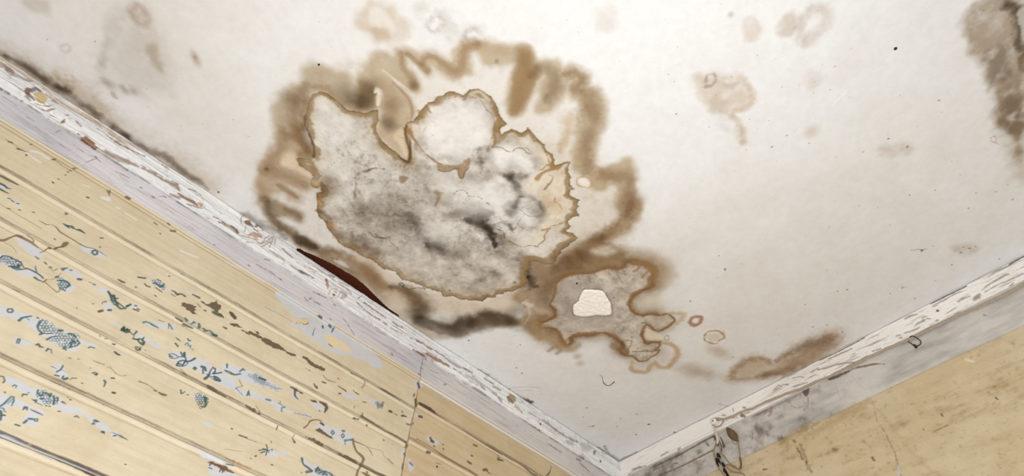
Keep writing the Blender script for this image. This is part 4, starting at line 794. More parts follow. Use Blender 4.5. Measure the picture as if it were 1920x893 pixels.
ink('s -5,555 50,575 110,610 190,650 268,692', [5, 6, 6, 5, 3], (92, 82, 66)); ink('s -5,670 60,700 105,740 160,752', [5, 5, 4, 2], (64, 72, 72)); ink('s -5,752 60,790 130,822', [5, 4, 2], (84, 80, 72))
ink('s 130,45 180,60', 4, (98, 84, 62)); ink('s 80,10 150,50 260,120', 1.3, (140, 120, 88)); ink('s 270,152 350,182 420,205', [5, 2, 1], (98, 82, 62)); ink('s 790,312 820,314', 4, (98, 80, 58)); ink('s 820,320 930,405 1050,480', 1.4, (130, 106, 76)); ink('s 390,255 400,240', 3, (98, 84, 62))
for sp in ('s 975,545 985,548', 's 1005,500 1025,502', 's 1040,475 1065,485', 's 1090,455 1105,465', 's 1120,455 1145,465', 's 455,88 468,90', 's 545,40 560,55', 's 870,605 880,608'): ink(sp, 2.6, (110, 92, 70))
scales('l 640,30 760,55 805,105 850,190 780,165 700,115 640,85', 2.8, 5.2, 1.3, .95); ink('l 440,0 500,10 540,15', 3.5); ink('l 650,80 700,90 745,135 790,120 800,90', 3); ink('l 700,25 760,55', 2)
ink('l 165,32 210,62 255,76', [3, 5, 3], (96, 84, 66)); ink('l 530,92 558,122 605,136', [3, 3.5, 3], (108, 92, 72)); Wl.blob('l 388,135 410,122 432,150 400,152', (104, 82, 62), .9, .4, .4, .3); ink('l 685,145 770,205', 2.5, (104, 92, 72)); ink('l 900,235 955,268', 2, (110, 94, 74)); ink('l 955,208 985,240 1040,232 1092,266', [4, 5, 3, 4], (80, 78, 62)); ink('l 1200,240 1290,286', [3, 5], (104, 90, 70)); ink('l 910,190 940,192', 2.5, (96, 82, 70)); ink('l 670,250 695,268', 2.5, (110, 96, 76))
for sp in ('l 1012,345 1050,350 1095,358 1150,370 1200,385 1262,420 1225,430 1275,475 1220,470 1255,517 1180,500 1130,460 1085,422 1040,405 1055,385', 'l 1318,335 1360,348 1420,380 1470,350 1520,345 1560,368 1602,392 1592,430 1562,480 1592,497 1540,495 1490,470 1468,430 1420,412 1370,388 1325,358', 'l 1505,345 1540,325 1525,355', 'l 360,432 400,440 460,480 440,490 385,462',
           'l 1340,440 1390,470 1370,468', 'n 168,148 180,135 215,160 245,190 240,218 210,202 185,168', 'n 180,262 250,270 310,300 290,308 230,290', 'n 255,325 330,335 395,380 380,390 320,350', 'n 342,345 400,345 480,385 530,412 500,422 430,398 380,372', 'n 418,328 460,345 498,382 450,362',
           'n 498,435 530,405 590,430 640,460 700,495 770,548 860,588 882,605 830,602 770,572 700,535 650,527 580,492', 'n 922,600 960,610 1000,640 1040,668 1070,688 1130,710 1182,745 1130,752 1060,722 1000,682 962,640', 'n 950,718 1000,742 1042,777 990,750', 'n 105,298 140,318 118,312', 'o 955,85 985,100 1005,140 980,130 960,110', 'o 925,225 985,240 990,258 940,240',
           'o 1012,250 1050,262 1085,290 1065,310 1050,285', 'o 1060,300 1080,300 1065,340 1055,335', 'o 972,495 1015,478 1060,515 1138,565 1100,568 1030,522', 'o 770,122 830,145 890,180 840,172', 'p 272,380 335,405 325,412 280,392', 'o 95,780 180,800 250,843 275,868 220,862 150,822', 'o 895,545 980,575 1080,640 1040,632 970,592', 'p 865,258 900,270 1000,330 990,340 940,312 880,280',
           'o 40,110 110,145 200,192 150,180 80,142', 'o 370,268 430,298 520,355 480,345 420,312', 'p 0,600 55,632 50,642 0,618', 'p 155,685 250,728 340,775 320,778 240,742', 'p 288,150 352,192 335,190', 'y 20,80 '[:0] or 'p 945,548 965,560 985,590 1000,617 975,608 955,590'):
    wd(sp)
ink('l 1490,490 1550,520 1590,515 1628,562', [6, 7, 3, 3], (70, 76, 62)); ink('l 1570,535 1590,520 1610,540 1590,556 1570,535', 2.5, (62, 74, 60)); ink('l 1715,490 1750,520 1786,570', [3, 8, 6], (84, 80, 62)); ink('l 1730,652 1786,680', 3.5, (84, 74, 60)); ink('l 1630,695 1675,715', 3, (104, 90, 70)); ink('l 1265,370 1310,418', 2, (120, 104, 82))
ink('l 20,200 55,255 65,300', [3, 4, 3], (60, 84, 88)); ink('l 95,258 120,320 150,360', [5, 4, 4], (60, 84, 88)); ink('l 280,408 335,380', 4, (60, 78, 78)); ink('l 395,395 415,402', 3); ink('l 430,440 452,452', 3)
ink('l 512,632 545,620 600,640 640,672', [4, 3, 3, 3], (64, 110, 112)); Wl.blob('l 610,640 670,660 720,705 660,698 620,670', (110, 146, 152), .8, .4, .6, .5); ink('l 620,650 720,708', 2, (58, 92, 98)); ink('l 868,650 865,712', 2, (80, 110, 122)); ink('l 868,650 900,690 915,725', 3, (80, 110, 122)); ink('l 725,598 805,625', 1.8, (110, 130, 136))
for sp, w_ in (('l 1098,570 1130,600', 3), ('l 1200,640 1215,620 1235,640', 2.5), ('l 1288,655 1298,690', 5), ('l 1350,712 1375,728', 2.5), ('l 1375,742 1400,738', 2.5), ('l 1405,745 1430,742', 2.2), ('l 1448,750 1480,782', 3.5), ('l 1490,795 1545,815', 3), ('l 1150,660 1240,625', 1.2)): ink(sp, w_, (70, 98, 88))
ink('l 955,572 1040,622', [3, 5], (86, 76, 64)); ink('l 1068,662 1190,720', [5, 3], (84, 82, 74)); ink('l 205,742 240,702 238,752', [4, 5, 4], (40, 64, 58)); ink('l 262,772 290,722 325,765 268,772', 3, (48, 74, 70)); ink('l 280,740 320,735', 3, (48, 74, 70)); ink('l 330,770 375,808 418,758', [2, 2.5, 4], (66, 88, 86)); ink('l 365,862 420,872 460,858', 2.5, (40, 78, 66)); Wl.blob('l 492,860 525,828 535,840 510,872', (30, 88, 66), .95, .4, .4, .3)
Wl.blob('m 450,108 488,82 490,98 465,118', (30, 84, 62), .95, .4, .4, .3); ink('m 340,105 400,120 418,150 465,182 482,150 455,118', [2, 3, 3.5, 5, 5, 3], (36, 82, 64)); ink('m 350,70 348,110', 1.5); ink('m 395,120 440,108 470,130', 2.2, (36, 82, 64)); ink('m 365,215 398,210 435,248 400,245 378,225', 2, (60, 74, 72)); ink('m 435,215 432,250', 2.5); ink('m 497,252 502,256', 2)
Wl.blob('m 880,82 920,98 958,142 925,128 895,105', (96, 122, 92), .9, .4, .4, .4); ink('m 888,168 918,202', 4, (88, 94, 72)); ink('m 1045,105 1058,132 1080,128', 2.5); ink('m 1010,190 1030,160 1050,165 1050,200 1085,192 1075,228', 2, (84, 106, 112)); Wl.blob('m 1085,242 1108,230 1122,255', (90, 110, 112), .8, .4, .4, .3)
for sp, w_ in (('m 798,305 850,298 925,340 865,362 818,352 798,305', 1.6), ('m 820,325 845,340', 3), ('m 925,342 990,335 1022,352 1012,400 982,445', [1.5, 2, 2.5, 3, 2.5]), ('m 955,280 978,325', 3), ('m 1005,285 1000,335', 4), ('m 985,295 1015,330', 2), ('m 905,447 928,402 990,385 1048,398 1035,440 970,460 905,447', [4, 3, 2.5, 2, 1.5, 2, 4]), ('m 985,445 1000,400', 1.6), ('m 930,425 970,440', 3),
               ('m 1030,402 1090,388 1138,358', [2.5, 3.5, 4]), ('m 1118,487 1138,470 1156,488 1135,502 1118,487', 3), ('m 1225,465 1262,480 1278,515', [5, 6, 4]), ('m 1240,500 1245,552', 3), ('m 1265,622 1318,580 1330,530 1370,478 1402,490 1382,540 1350,562', [5, 4.5, 2.5, 2, 2, 1.5, 1]), ('m 1375,560 1482,543', 2), ('m 1330,602 1400,590 1440,612 1468,652 1400,642 1350,612', [1.5, 2, 2.5, 3, 2, 1.5]), ('m 1390,615 1425,630', 4), ('m 1290,560 1312,578', 2),
               ('m 1548,430 1545,482', 1.5), ('m 1560,432 1556,470', 1.5), ('m 1520,512 1580,530 1640,568', [2, 2, 3]), ('m 100,275 168,318', 3), ('m 68,180 100,192', 2), ('m 955,768 960,812', 3), ('m 975,812 1008,788', 2), ('m 1035,825 1055,832', 2)): ink(sp, w_, (44, 76, 78))
ink('m -5,465 60,490 110,550 190,586 255,578', 1.2, (140, 122, 110)); ink('m 420,655 530,700 610,755', [3, 1.5, 1], (126, 106, 84)); ink('m 610,768 642,782', 3, (96, 82, 66)); ink('m 670,800 730,830 768,835', [3, 5, 3], (92, 74, 58)); ink('m 60,612 98,616', 3, (92, 76, 60)); ink('m 75,800 108,806', 4, (96, 70, 54)); ink('m 950,495 1000,540 1030,560', 1.5, (124, 104, 74)); ink('m 1305,705 1360,742 1420,775', [3, 6, 4], (96, 76, 58)); ink('m 1430,790 1540,845', 4, (104, 84, 66))
scales('T 1120,412 1190,440 1188,490 1150,502 1112,465', 2.8, 5, 1.4, .95); Wl.blob('o -2,195 48,215 22,242 10,225', (44, 84, 60), .85, .4, .4, .3); ink('o 18,240 32,262 18,295 -5,290', 3, (50, 80, 80))
scales('n 370,790 450,780 560,865 600,893 520,893 440,870', 2.4, 4.4, 1.1, .9, (110, 128, 136)); ink('n 485,830 540,850', 3.5, (50, 70, 70)); ink('n 128,758 165,780 215,798 282,790', [3, 2, 3, 2.5], (84, 100, 108)); ink('n 138,688 145,722', 2, (84, 100, 108)); ink('n 272,768 310,740 332,752', [2, 4, 2], (84, 100, 108)); ink('n -5,720 22,742 10,782 -5,785', 2.5, (60, 84, 84)); ink('n 5,788 88,772', 2); ink('n 0,820 40,825 75,860 20,855', 2.2); ink('n 0,372 35,388', 3)
scales('o 400,0 440,10 520,35 560,85 640,108 692,138 640,150 580,130 500,98 420,40', 2.6, 4.8, 1.0, .9, (128, 142, 152)); ink('o 495,40 545,60', 3.5, (70, 84, 88)); ink('o 245,0 280,12 330,8', 2.5, (90, 104, 112)); ink('o 560,100 640,130 690,138', 1.6, (128, 142, 152))
ink('o 290,130 310,150 345,190', [3, 1.5, 1.5], (110, 124, 130)); Wl.blob('o 375,205 390,160 402,140 414,200 400,192', (48, 92, 84), .85, .4, .4, .3); ink('o 318,60 332,92 350,115', 1.6, (130, 108, 88)); ink('o 285,132 320,118 345,112', 1.4, (120, 124, 130)); ink('o 552,228 588,236', 4, (98, 116, 130)); ink('o 655,258 692,282', 1.8, (110, 116, 124)); ink('o 672,240 676,262', 1.5, (110, 116, 124)); ink('o 685,332 688,300 716,294', 3, (104, 124, 140))
for k in range(14): ink([(552.9 + k * 2.3 + rg.randn() * .4, 774.6 + k * .55 + rg.randn() * .8), (553.8 + k * 2.3, 775.4 + k * .55)], 1.8, (120, 124, 124), .7)
ink('o 765,122 800,140 800,195 828,226', [3, 5, 4, 2], (66, 82, 84)); ink('o 878,475 910,450 935,415 990,405 1028,415', [3, 2, 3, 2, 2], (120, 92, 62)); ink('o 1030,432 1050,448', 3, (84, 84, 84)); ink('o 1115,515 1128,498 1142,515 1128,532 1115,515', 2.5, (96, 120, 138)); ink('o 1010,325 1018,330', 2); ink('o 318,538 385,562', 3, (90, 80, 66)); ink('o 385,570 470,600', 1.3, (130, 120, 104)); ink('o 250,480 258,486', 3, (110, 92, 72))
for sp, w_ in (('o 485,672 530,664 580,672', 2), ('o 552,622 562,650 548,712', 2.5), ('o 505,692 540,680', 2.5), ('o 520,655 550,660 575,690', 1.8), ('o 592,665 606,660 602,678', 1.5), ('o 592,590 596,608', 1.5), ('o 862,742 872,790 905,815 950,850', [5, 3, 4, 4]), ('o 980,855 1000,818 1012,845', 3.5), ('o 1012,872 1060,850 1130,892', 2.5), ('o 1040,880 1060,860 1080,885', 2.5),
               ('o 60,800 90,772 105,800', 3), ('o 55,820 80,830', 2.5), ('o 148,855 158,835 176,842 170,862', 2.5), ('o 60,775 80,772', 3), ('o 175,788 262,806', 2.5)): ink(sp, w_, (56, 84, 86))
scales('o 970,820 1040,840 1150,890 1000,893', 2.4, 4.6, 1.3, .8); ink('o 455,722 465,718', 3, (98, 64, 44)); ink('o 415,738 422,742', 2, WOOD); ink('o 595,795 608,798', 3, (124, 96, 84)); ink('o 792,535 780,572 798,598', [1.5, 2, 5], (108, 84, 60)); ink('o 645,462 640,490', 2.5, (120, 100, 76)); ink('o 900,858 940,852', 5, WOOD); ink('o 855,862 862,864', 2, WOOD); ink('o 268,755 282,765 270,775', 2, (170, 130, 84)); ink('o 460,285 500,335', 1.2, (110, 90, 66)); ink('o 310,780 350,800 420,825', [4, 2, 2], (176, 140, 96)); ink('o 190,660 340,680', 1, (150, 130, 104)); ink('o 660,735 700,768 735,750', 1.1, (200, 176, 140))
scales('p 480,258 545,258 550,300 500,302', 1.8, 3.4, 1.2, .95, (50, 56, 56)); ink('p 95,515 110,498 125,515 110,534 95,515', 2.6, (104, 124, 138)); ink('p 185,542 200,525 212,545 196,562 185,542', 2.6, (92, 110, 122)); ink('p 215,585 250,580 288,575', [4, 3, 5], (92, 118, 134)); ink('p 215,585 220,618', 2.5, (110, 130, 140)); ink('p 195,502 210,502', 4, (96, 100, 104)); ink('p 5,432 30,450', 4, (84, 80, 80))
ink('p 285,585 300,640 320,682 350,708 378,740 360,790 330,840 318,893', [4, 5, 4, 5, 6, 4, 4, 5], (122, 98, 66)); ink('p 298,590 400,635 440,680 456,722', [3, 1.2, 2, 1], (132, 110, 80)); ink('p 370,862 400,880 430,893', [2, 5, 3], (126, 96, 58)); ink('p 400,638 540,678 550,715 640,790', 1, (150, 128, 96)); ink('p 350,790 450,840 570,893', [4, 2.5, 3], (104, 88, 66)); ink('p 400,858 408,866', 3, WOOD)
ink('p 358,368 480,440 560,490 640,530 752,597', [3, 1.5, 1.8, 1.2, 2], (104, 84, 60)); ink('p 370,345 365,372', 2, (110, 90, 64)); ink('p 155,110 225,155', [1.5, 3], (100, 82, 60)); ink('p 20,75 50,86', 3, (96, 80, 62)); ink('p 30,30 60,60 130,80', 1, (140, 116, 84)); ink('p 165,178 178,178', 3, (98, 60, 50)); ink('p 0,250 50,275 62,300 40,338', [4, 6, 5, 3], (96, 84, 70)); ink('p 600,330 620,336', 4.5, (70, 56, 44)); ink('p 640,348 668,366', 1.8, (120, 100, 72)); ink('p 708,372 722,368', 3.5, (70, 66, 60)); ink('p 728,372 748,378', 2.5, (70, 66, 60)); ink('p 712,330 716,340', 2.5, WOOD)
ink('p 380,70 385,100 360,130', 2, (140, 112, 76)); ink('p 270,0 330,25 380,45', [5, 4, 2], (96, 84, 66)); ink('p 480,110 560,150 640,200 700,235', [2, 4, 4, 2], (92, 76, 58)); ink('p 370,250 400,255', 2, (110, 90, 70)); ink('p 300,285 296,300', 2, (110, 90, 70)); ink('p 550,580 556,584', 2.5, WOOD); ink('p 590,745 630,785', 3, (150, 150, 140)); ink('p 400,452 406,456', 2.5, (110, 80, 60)); ink('p 215,0 '[:0] or 'p 155,45 160,50', 2.5, WOOD)
ink('p 872,0 862,60 850,130 835,230 820,320 790,450 762,590 735,720 706,900', [1.5, 1, 1.5, 2, 2, 2, 2, 2.5, 2.5], (140, 118, 88)); ink('p 829,230 830,282', 5, (92, 76, 58)); ink('p 748,602 744,640', 5, (104, 82, 62)); ink('p 752,440 780,448 808,436', 3.5, (122, 122, 116)); ink('p 850,90 860,122', 5, (78, 70, 60)); ink('p 730,700 735,715', 4, WOOD); ink('p 780,778 802,798', 4, (112, 112, 110)); ink('p 720,790 714,830', 3.5, (104, 84, 60)); ink('p 812,200 820,180', 3, WOOD)
ink('p 870,262 940,300 1020,360 1110,418', [4, 5, 3.5, 3], (84, 70, 54)); ink('K 1300,190 1400,255 1500,320 1700,450 1897,570', [2, 5, 5, 5, 4], (100, 88, 70)); ink('y 0,370 150,450 270,520 430,630 570,700 760,850 850,893', [3, 4, 4, 3, 4, 3, 3], (104, 92, 76)); ink('p 860,375 882,380', 4.5, (84, 66, 50)); ink('p 925,685 948,692', 4, (84, 72, 60)); ink('p 1064,618 1070,622', 2.2, (60, 60, 50)); ink('p 1066,655 1072,660', 2.2, (60, 60, 50)); ink('p 985,632 992,636', 2.5, (60, 60, 50)); ink('K 1400,680 1445,708', 4, (96, 84, 68)); ink('K 1630,805 1680,800 1700,840 1740,860', [4, 5, 2, 1.5], (104, 84, 58)); ink('K 1485,430 1535,450', 3.5, (110, 90, 64)); ink('y 265,580 285,630 270,640 350,665', [1.5, 3, 5, 2], (104, 80, 54)); ink('y 1065,745 1055,800 1030,855 980,893', [1.2, 1.5, 3, 1.2], (118, 96, 72)); ink('K 1450,590 1470,595', 3, (96, 84, 68)); ink('K 930,700 1000,720', 1.5, (140, 118, 86)); ink('K 640,340 800,430 1000,560 1200,680 1400,790 1550,880', [2, 1.5, 1.5, 1.5, 1.5, 2], (134, 108, 76))
# dark, partly bare groove at the lower left
Wl.stroke('x -5,255 200,340 500,480 800,600 1050,700 1300,800 1500,893', 4.5, (196, 198, 206), .8, .5, 1); Wl.stroke('x -5,225 100,260 350,370 500,440 850,580 1100,680 1350,790 1600,893', [5, 3, 2.5, 3, 2.5, 4, 3, 3], (92, 82, 78), .85, .6, .8)
Wl.stroke('x -5,312 150,365 380,462 620,545 850,650 1100,760 1300,850 1400,893', [4, 3.5, 3, 2.5, 4.5, 5, 6, 8], (84, 72, 62), .9, .6, .8); Wl.stroke('x 1200,800 1300,850 1400,893', [3, 7, 9], (108, 66, 56), .9, .5, 1); Wl.stroke('x 480,520 620,580 760,650', [2, 6, 3], (170, 186, 172), .7, .8, 1)
ink('T 1190,815 1240,830 1280,860', [2, 5, 6], (118, 74, 56)); Wl.stroke('T 1080,715 1180,770 1280,825', 6, (214, 214, 218), .8, .7, 1)
ink('n 1040,382 1050,345 1066,308', [2.5, 1.5, 1.5], (120, 122, 128)); ink('n 1145,290 1146,306', 4, (84, 84, 90)); ink('n 1240,350 1256,315', [2.5, 3.5], (100, 100, 108)); ink('n 1100,195 1120,210', 5, (84, 78, 78)); ink('n 1210,285 1225,300', 4, (84, 78, 78)); ink('n 865,262 930,215 985,228 980,262 940,268', [1.5, 2, 2.5, 3, 2], (150, 114, 70)); ink('n 1212,480 1240,500', 3, (150, 126, 92)); ink('p 720,40 800,70 '[:0] or 'n 540,90 700,170 830,245', 1.3, (150, 150, 150)); ink('n 1150,800 1200,850 1280,880', 1.2, (130, 106, 76))
Wl.stroke('j 130,680 300,760 430,840 520,900', 3, (206, 204, 200), .6, .8); ink('S 640,120 655,150', 2, (98, 84, 66)); ink('S 750,165 770,175', 4, (104, 84, 60)); ink('S 920,310 940,325', 2.5, (104, 88, 66)); ink('S 1000,322 1010,330', 3, (104, 88, 66)); ink('S 1020,360 1045,365', 3.5, (110, 94, 70)); ink('S 955,375 962,378', 2.5, (104, 88, 66))
ink('S 520,160 530,162', 3, (84, 72, 56)); ink('S 315,70 320,73', 3, (84, 72, 56)); ink('S 600,405 615,405', 1.6, (96, 84, 68)); ink('S 595,455 600,458', 2, (130, 84, 56)); ink('S 1010,630 1015,632', 2.5, (84, 72, 56)); ink('S 400,255 404,260', 2.5, (84, 72, 56)); ink('S 1080,620 1150,650 1276,720', [2, 3, 2], (92, 92, 84)); Wl.stroke('S 1040,590 1090,615 1140,640', [2, 4, 2], (150, 160, 152), .7, .7)
WX = np.stack([Wl.U, PLY + depth - .0004 * np.clip(wm, -1, 1), Wl.V], -1)
m_wall = material('flaking_cream_paint', attr='paint', rough=.7, nscale=30, namt=.03, bump=.15, bscale=120, bdist=.001, stretch=(.4, 1, 2.5), fine=.03, spec=.3)
wall_left = grid_obj('wall_left', WX, Wl.col, m_wall, kind='structure')

# ---------------------------------------------------------------- cornice on the boarded wall
XF = np.concatenate([np.linspace(-3.6, -1.84, 6), np.arange(-1.81, .0, .0016)])
ZF = np.arange(CZ - .077, CZ - .0009, .0011)
F = Paint(XF, ZF, left_plane(0.0), (236, 234, 231))
X, Z = F.U, F.V - CZ
s1 = along(X, Z, .10, .006, 301, 5, .6); s2n = along(X, Z, .05, .004, 302, 4, .6); s3 = along(X, Z, .25, .014, 303, 4); ff = F.n(.012, 304, 4, .7)
F.mul(np.clip(.05 + .35 * s3, 0, 1), (210, 211, 216)); F.mul(np.clip(s1 - .38, 0, 1) * .8, (168, 150, 138)); F.mul(np.clip(s2n - .52, 0, 1) * 1.4, (150, 130, 120)); F.mul(np.clip(ff - .4, 0, 1) * .7, (170, 158, 150))
BR = (128, 104, 84); RUST = (146, 98, 62)
def fs(spec, w, c=BR, a=.8, jag=1.0, soft=.6, **k): F.stroke(spec, w, c, a, soft, jag, .006, 305, **k)
fs('q 0,480 60,500 150,600 260,660 400,720 480,740', [10, 9, 9, 7, 9, 5], (140, 116, 88), .7, 2.5, .9); fs('q 0,390 100,430 240,550 400,640 560,740 700,830 800,893', 9, (206, 180, 150), .7, 2, .9); fs('q 30,520 120,560 200,620', [6, 8, 4], (130, 94, 74), .6, 2)
fs('r 600,120 680,180 740,260 840,300 960,380 1100,450 1250,520 1400,620 1550,740 1700,860', [4, 6, 7, 9, 10, 9, 9, 9, 7, 6], (196, 172, 142), .75, 2, .9); fs('r 1100,460 1200,520 1300,570 1400,640', [3, 5, 5, 3], (160, 138, 108), .6, 1.5)
F.blob('r 340,150 370,90 420,110 430,160 400,220 350,190', (128, 92, 60), .9, 1, 1, 1.5, .006); fs('r 440,150 500,115 550,150 578,195', [5, 6, 5, 3], (104, 84, 84)); fs('r 395,200 430,240 465,272', [7, 6, 4], (104, 80, 72)); fs('r 370,230 420,280', 5, (150, 124, 112))
F.blob('r 465,185 560,170 625,210 660,265 640,310 590,325 525,310 495,260', (206, 182, 134), .95, .8, 1, .8, .006); fs('r 520,270 560,310 600,320', 4, (186, 154, 104), .7); fs('r 480,320 560,350 660,370 745,345', 1.8, (150, 128, 116)); fs('r 500,370 580,400 650,430 760,402', [2, 3.5, 4, 2], (138, 112, 106)); fs('r 420,310 480,340 560,385', 2, (160, 140, 126))
fs('r 640,200 700,250 720,290', [2, 3, 2], (178, 138, 100)); fs('r 740,290 800,330', [5, 4], (150, 134, 134)); fs('r 280,280 320,290', 4, (160, 138, 136)); fs('r 710,490 760,510', 3, (170, 156, 152)); F.blob('r 840,600 870,560 912,540 905,590 880,610', (152, 100, 72), .9, .5, .6, .8, .005); fs('r 915,492 950,492', 4, (150, 132, 128)); fs('r 1070,580 1135,648', [4, 3], (150, 128, 126)); fs('r 1360,680 1460,740 1510,785', 2, (130, 116, 110)); fs('r 1590,850 1620,870', 3, (140, 120, 112)); fs('r 630,520 680,540', 2, (150, 130, 120)); fs('r 380,330 480,400 640,500', 1.6, (176, 158, 146))
F.blob('r 1085,745 1150,790 1200,780 1230,810 1310,870 1360,900 1250,900 1160,850', RUST, .95, .6, 1, 1.5, .006); F.blob('s 1195,0 1330,15 1420,85 1485,130 1430,165 1350,112 1260,55', RUST, .95, .6, 1, 1.5, .006); fs('s 1480,140 1600,220 1720,290 1850,340 1914,370', [4, 8, 7, 7, 6], (160, 142, 128), .75, 1.5); fs('s 1700,30 1800,90 1914,150', [2, 4, 4], (140, 116, 100))
fs('i 0,90 100,150 180,200 240,235', [2, 3, 3, 3], (140, 110, 90)); fs('i 240,235 330,275 430,315', [3, 3, 2], (140, 118, 100)); fs('i 60,60 180,150 300,190 460,260 600,350 700,430', [10, 12, 14, 12, 9, 6], (184, 160, 140), .65, 2, .9); fs('i -10,255 60,300 180,345 230,370 350,430', [6, 8, 6, 9, 7], (152, 132, 116), .8, 1.5)
fs('i 400,450 500,500 600,560 700,610 760,640 810,690', [4, 6, 6, 7, 9, 6], (142, 122, 96), .85, 1.2); fs('i 720,750 800,775 840,760', [6, 8, 3], (150, 124, 112)); fs('i 800,735 870,780 950,820 1010,865', [4, 7, 8, 4], (132, 100, 72), .9); fs('i 1025,845 1045,835 1062,850 1045,868', 4, (196, 130, 92)); fs('i 380,410 435,440', 2.5); fs('i 730,592 795,630', 3); fs('i 920,685 975,700 1055,750', 2, (110, 100, 98)); fs('i 900,850 1060,900', 3, (150, 130, 120)); fs('i 620,400 700,465', 2.5, (150, 126, 110)); fs('i 480,465 620,540', 2, (120, 100, 84))
fs('j 60,262 130,290 190,320 255,365', [3, 6, 8, 5], (150, 126, 100), .8, 1.5); fs('j 190,300 240,340 250,370', [3, 5, 3], (110, 98, 84)); F.blob('j 328,250 355,240 385,255 400,280 370,300 338,288', (136, 98, 68), .95, .5, .8, 1, .005); fs('j 390,288 430,310 470,290 500,320 520,345', [5, 4, 4, 3, 3], (110, 92, 84)); fs('j 425,330 460,352', 4, (120, 90, 76)); F.blob('j 358,385 430,362 525,408 460,427 400,407', (186, 154, 134), .9, .6, 1, 1, .005)
for sp in ('j 460,470 500,480 540,450', 'j 490,490 560,460 605,420', 'j 610,500 622,440 632,410', 'j 640,492 655,420', 'j 500,520 560,490 590,460', 'j 540,430 590,400', 'j 590,520 610,470', 'j 300,400 400,430 470,440', 'j 350,470 420,480', 'j 330,190 300,200 290,260 310,300', 'j 340,300 330,360'): fs(sp, 2.2, (166, 146, 140), .8)
fs('j 600,560 690,620 748,655', [3, 5, 3], (176, 160, 160)); fs('j 730,538 770,580 838,635', [3, 3, 2.5], (146, 122, 114)); fs('j 805,710 900,770 1045,850', [3, 4, 2], (124, 104, 98)); fs('j 700,380 740,405', 3, (130, 112, 92)); fs('j 520,320 640,350 740,410', 2, (150, 134, 116)); fs('j -5,200 80,240 130,290', 1.6, (130, 118, 112)); fs('j 870,680 1000,740 1140,790', 1.6, (186, 170, 150)); F.dot(*tr('j 1182,870')[0], 2, (140, 96, 76), .9, .6)
fs('k -5,150 60,180 155,235', [3, 3.5, 2], (120, 96, 90)); fs('k 290,245 296,280 305,345', [4, 6, 2.5], (160, 112, 90)); fs('k 318,400 338,352 400,348', 3, (176, 160, 150), .6); fs('k 425,395 402,440 352,432', 2.5, (176, 160, 150), .6); F.dot(*tr('k 368,408')[0], 2.6, (104, 86, 66), .95, .6); F.dot(*tr('k 385,380')[0], 3, (196, 176, 146), .8, .7); fs('k 430,375 490,405 450,440', [4, 7, 4], (178, 164, 160)); fs('k 430,300 500,340 548,395', 2.5, (176, 160, 150)); fs('k 430,270 530,325', 2, (150, 134, 120))
fs('k 688,488 770,550 910,648', [4, 3, 3], (140, 120, 118)); fs('k 690,562 770,620 848,667', [3, 3, 3], (150, 132, 128)); fs('k 988,693 1030,730 1088,752', 3, (160, 136, 136)); fs('k 958,752 1050,800 1120,840', 2, (140, 134, 140)); fs('k 608,488 665,540', 2.5, (170, 150, 158)); fs('k 885,690 920,718', 2.5, (150, 138, 140)); fs('k 310,195 370,225', 2, (120, 100, 92)); fs('k 1170,860 1260,893', 2, (140, 130, 132)); fs('k 100,80 220,150 330,210', 1.5, (180, 168, 160)); fs('k 630,440 660,420', 2)
fs('J 600,125 700,175 760,205 830,212 900,258 1000,300 1060,345 1125,368', [2, 3, 6, 8, 8, 6, 5, 3], (156, 116, 92), .9, 1.2); fs('J 640,140 740,200', 1.5, (84, 70, 60)); fs('J 640,5 740,30 800,80 858,122', [2, 3, 3.5, 3], (142, 112, 96)); fs('J 930,152 1040,220 1120,285 1250,372 1380,420', [3, 3, 4, 5, 3], (160, 154, 150)); fs('J 1370,418 1475,468', 3.5, (146, 120, 100)); fs('J 1180,400 1310,475', 2, (130, 122, 118)); fs('J 1480,685 1600,740 1720,860', [3, 4, 5], (166, 156, 146)); fs('J 1600,660 1650,710', [4, 5], (146, 138, 126)); fs('J 1660,560 1790,640', [3, 4], (150, 136, 128)); fs('J 1390,520 1500,570 1600,640', 5, (190, 184, 184)); fs('J 1780,770 1914,870', 4, (160, 152, 142))
F.blob('R 672,495 690,482 712,492 715,515 695,528 678,518', (158, 132, 102), .9, 1, 1, 1.5, .005); fs('R 680,500 700,520', 5, (128, 104, 76)); fs('R 715,540 745,570', 5, (176, 162, 142)); fs('R 640,460 600,440', 3, (160, 148, 138)); fs('R 500,390 560,440 620,480', 4, (180, 172, 166)); fs('R 780,570 860,620 940,680 1010,720', 2.5, (166, 156, 148)); fs('R 630,500 645,520', 3, (130, 116, 104))
fs('y 960,60 1100,170 1200,240 1350,330 1470,385', [3, 3.5, 3, 2.5, 3], (150, 138, 126)); fs('y 480,0 640,60 800,160 900,220', 3, (168, 160, 152)); fs('y 550,60 680,130 780,200 880,270', [2, 4, 5, 3], (156, 148, 138)); fs('y 1300,380 1380,410', 6, (186, 180, 172)); F.blob('y 1480,400 1620,400 1700,480 1640,520 1540,510', (186, 184, 180), .7, 1.5, 2, 2); fs('y 1700,560 1720,520', 3, (110, 96, 80)); fs('y 1490,580 1540,610', 4, (120, 106, 94)); F.dot(*tr('y 1803,670')[0], 2, (90, 78, 66), .9, .5); fs('y 1380,500 1410,560', 3, (236, 230, 222)); F.dot(*tr('y 1860,880')[0], 2.5, (84, 70, 60), .9, .5)
for _ in range(46):
    p = tr('z %f,%f' % (rg.uniform(100, 790), 0)); xx = p[0][0]; zz = -rg.uniform(.01, .068); q = rg.uniform(.5, 1.3)
    i0 = np.searchsorted(F.us, rg.uniform(-.22, -.005)); j0 = np.searchsorted(F.vs, CZ + zz); F.col[i0:i0 + 2, j0:j0 + rg.randint(1, 3)] *= rg.uniform(.62, .85)
F.mul(np.exp(-((Z + .0015) / .0012) ** 2) * .45 * np.clip(.8 + s1, 0, 1.5), (110, 90, 70))
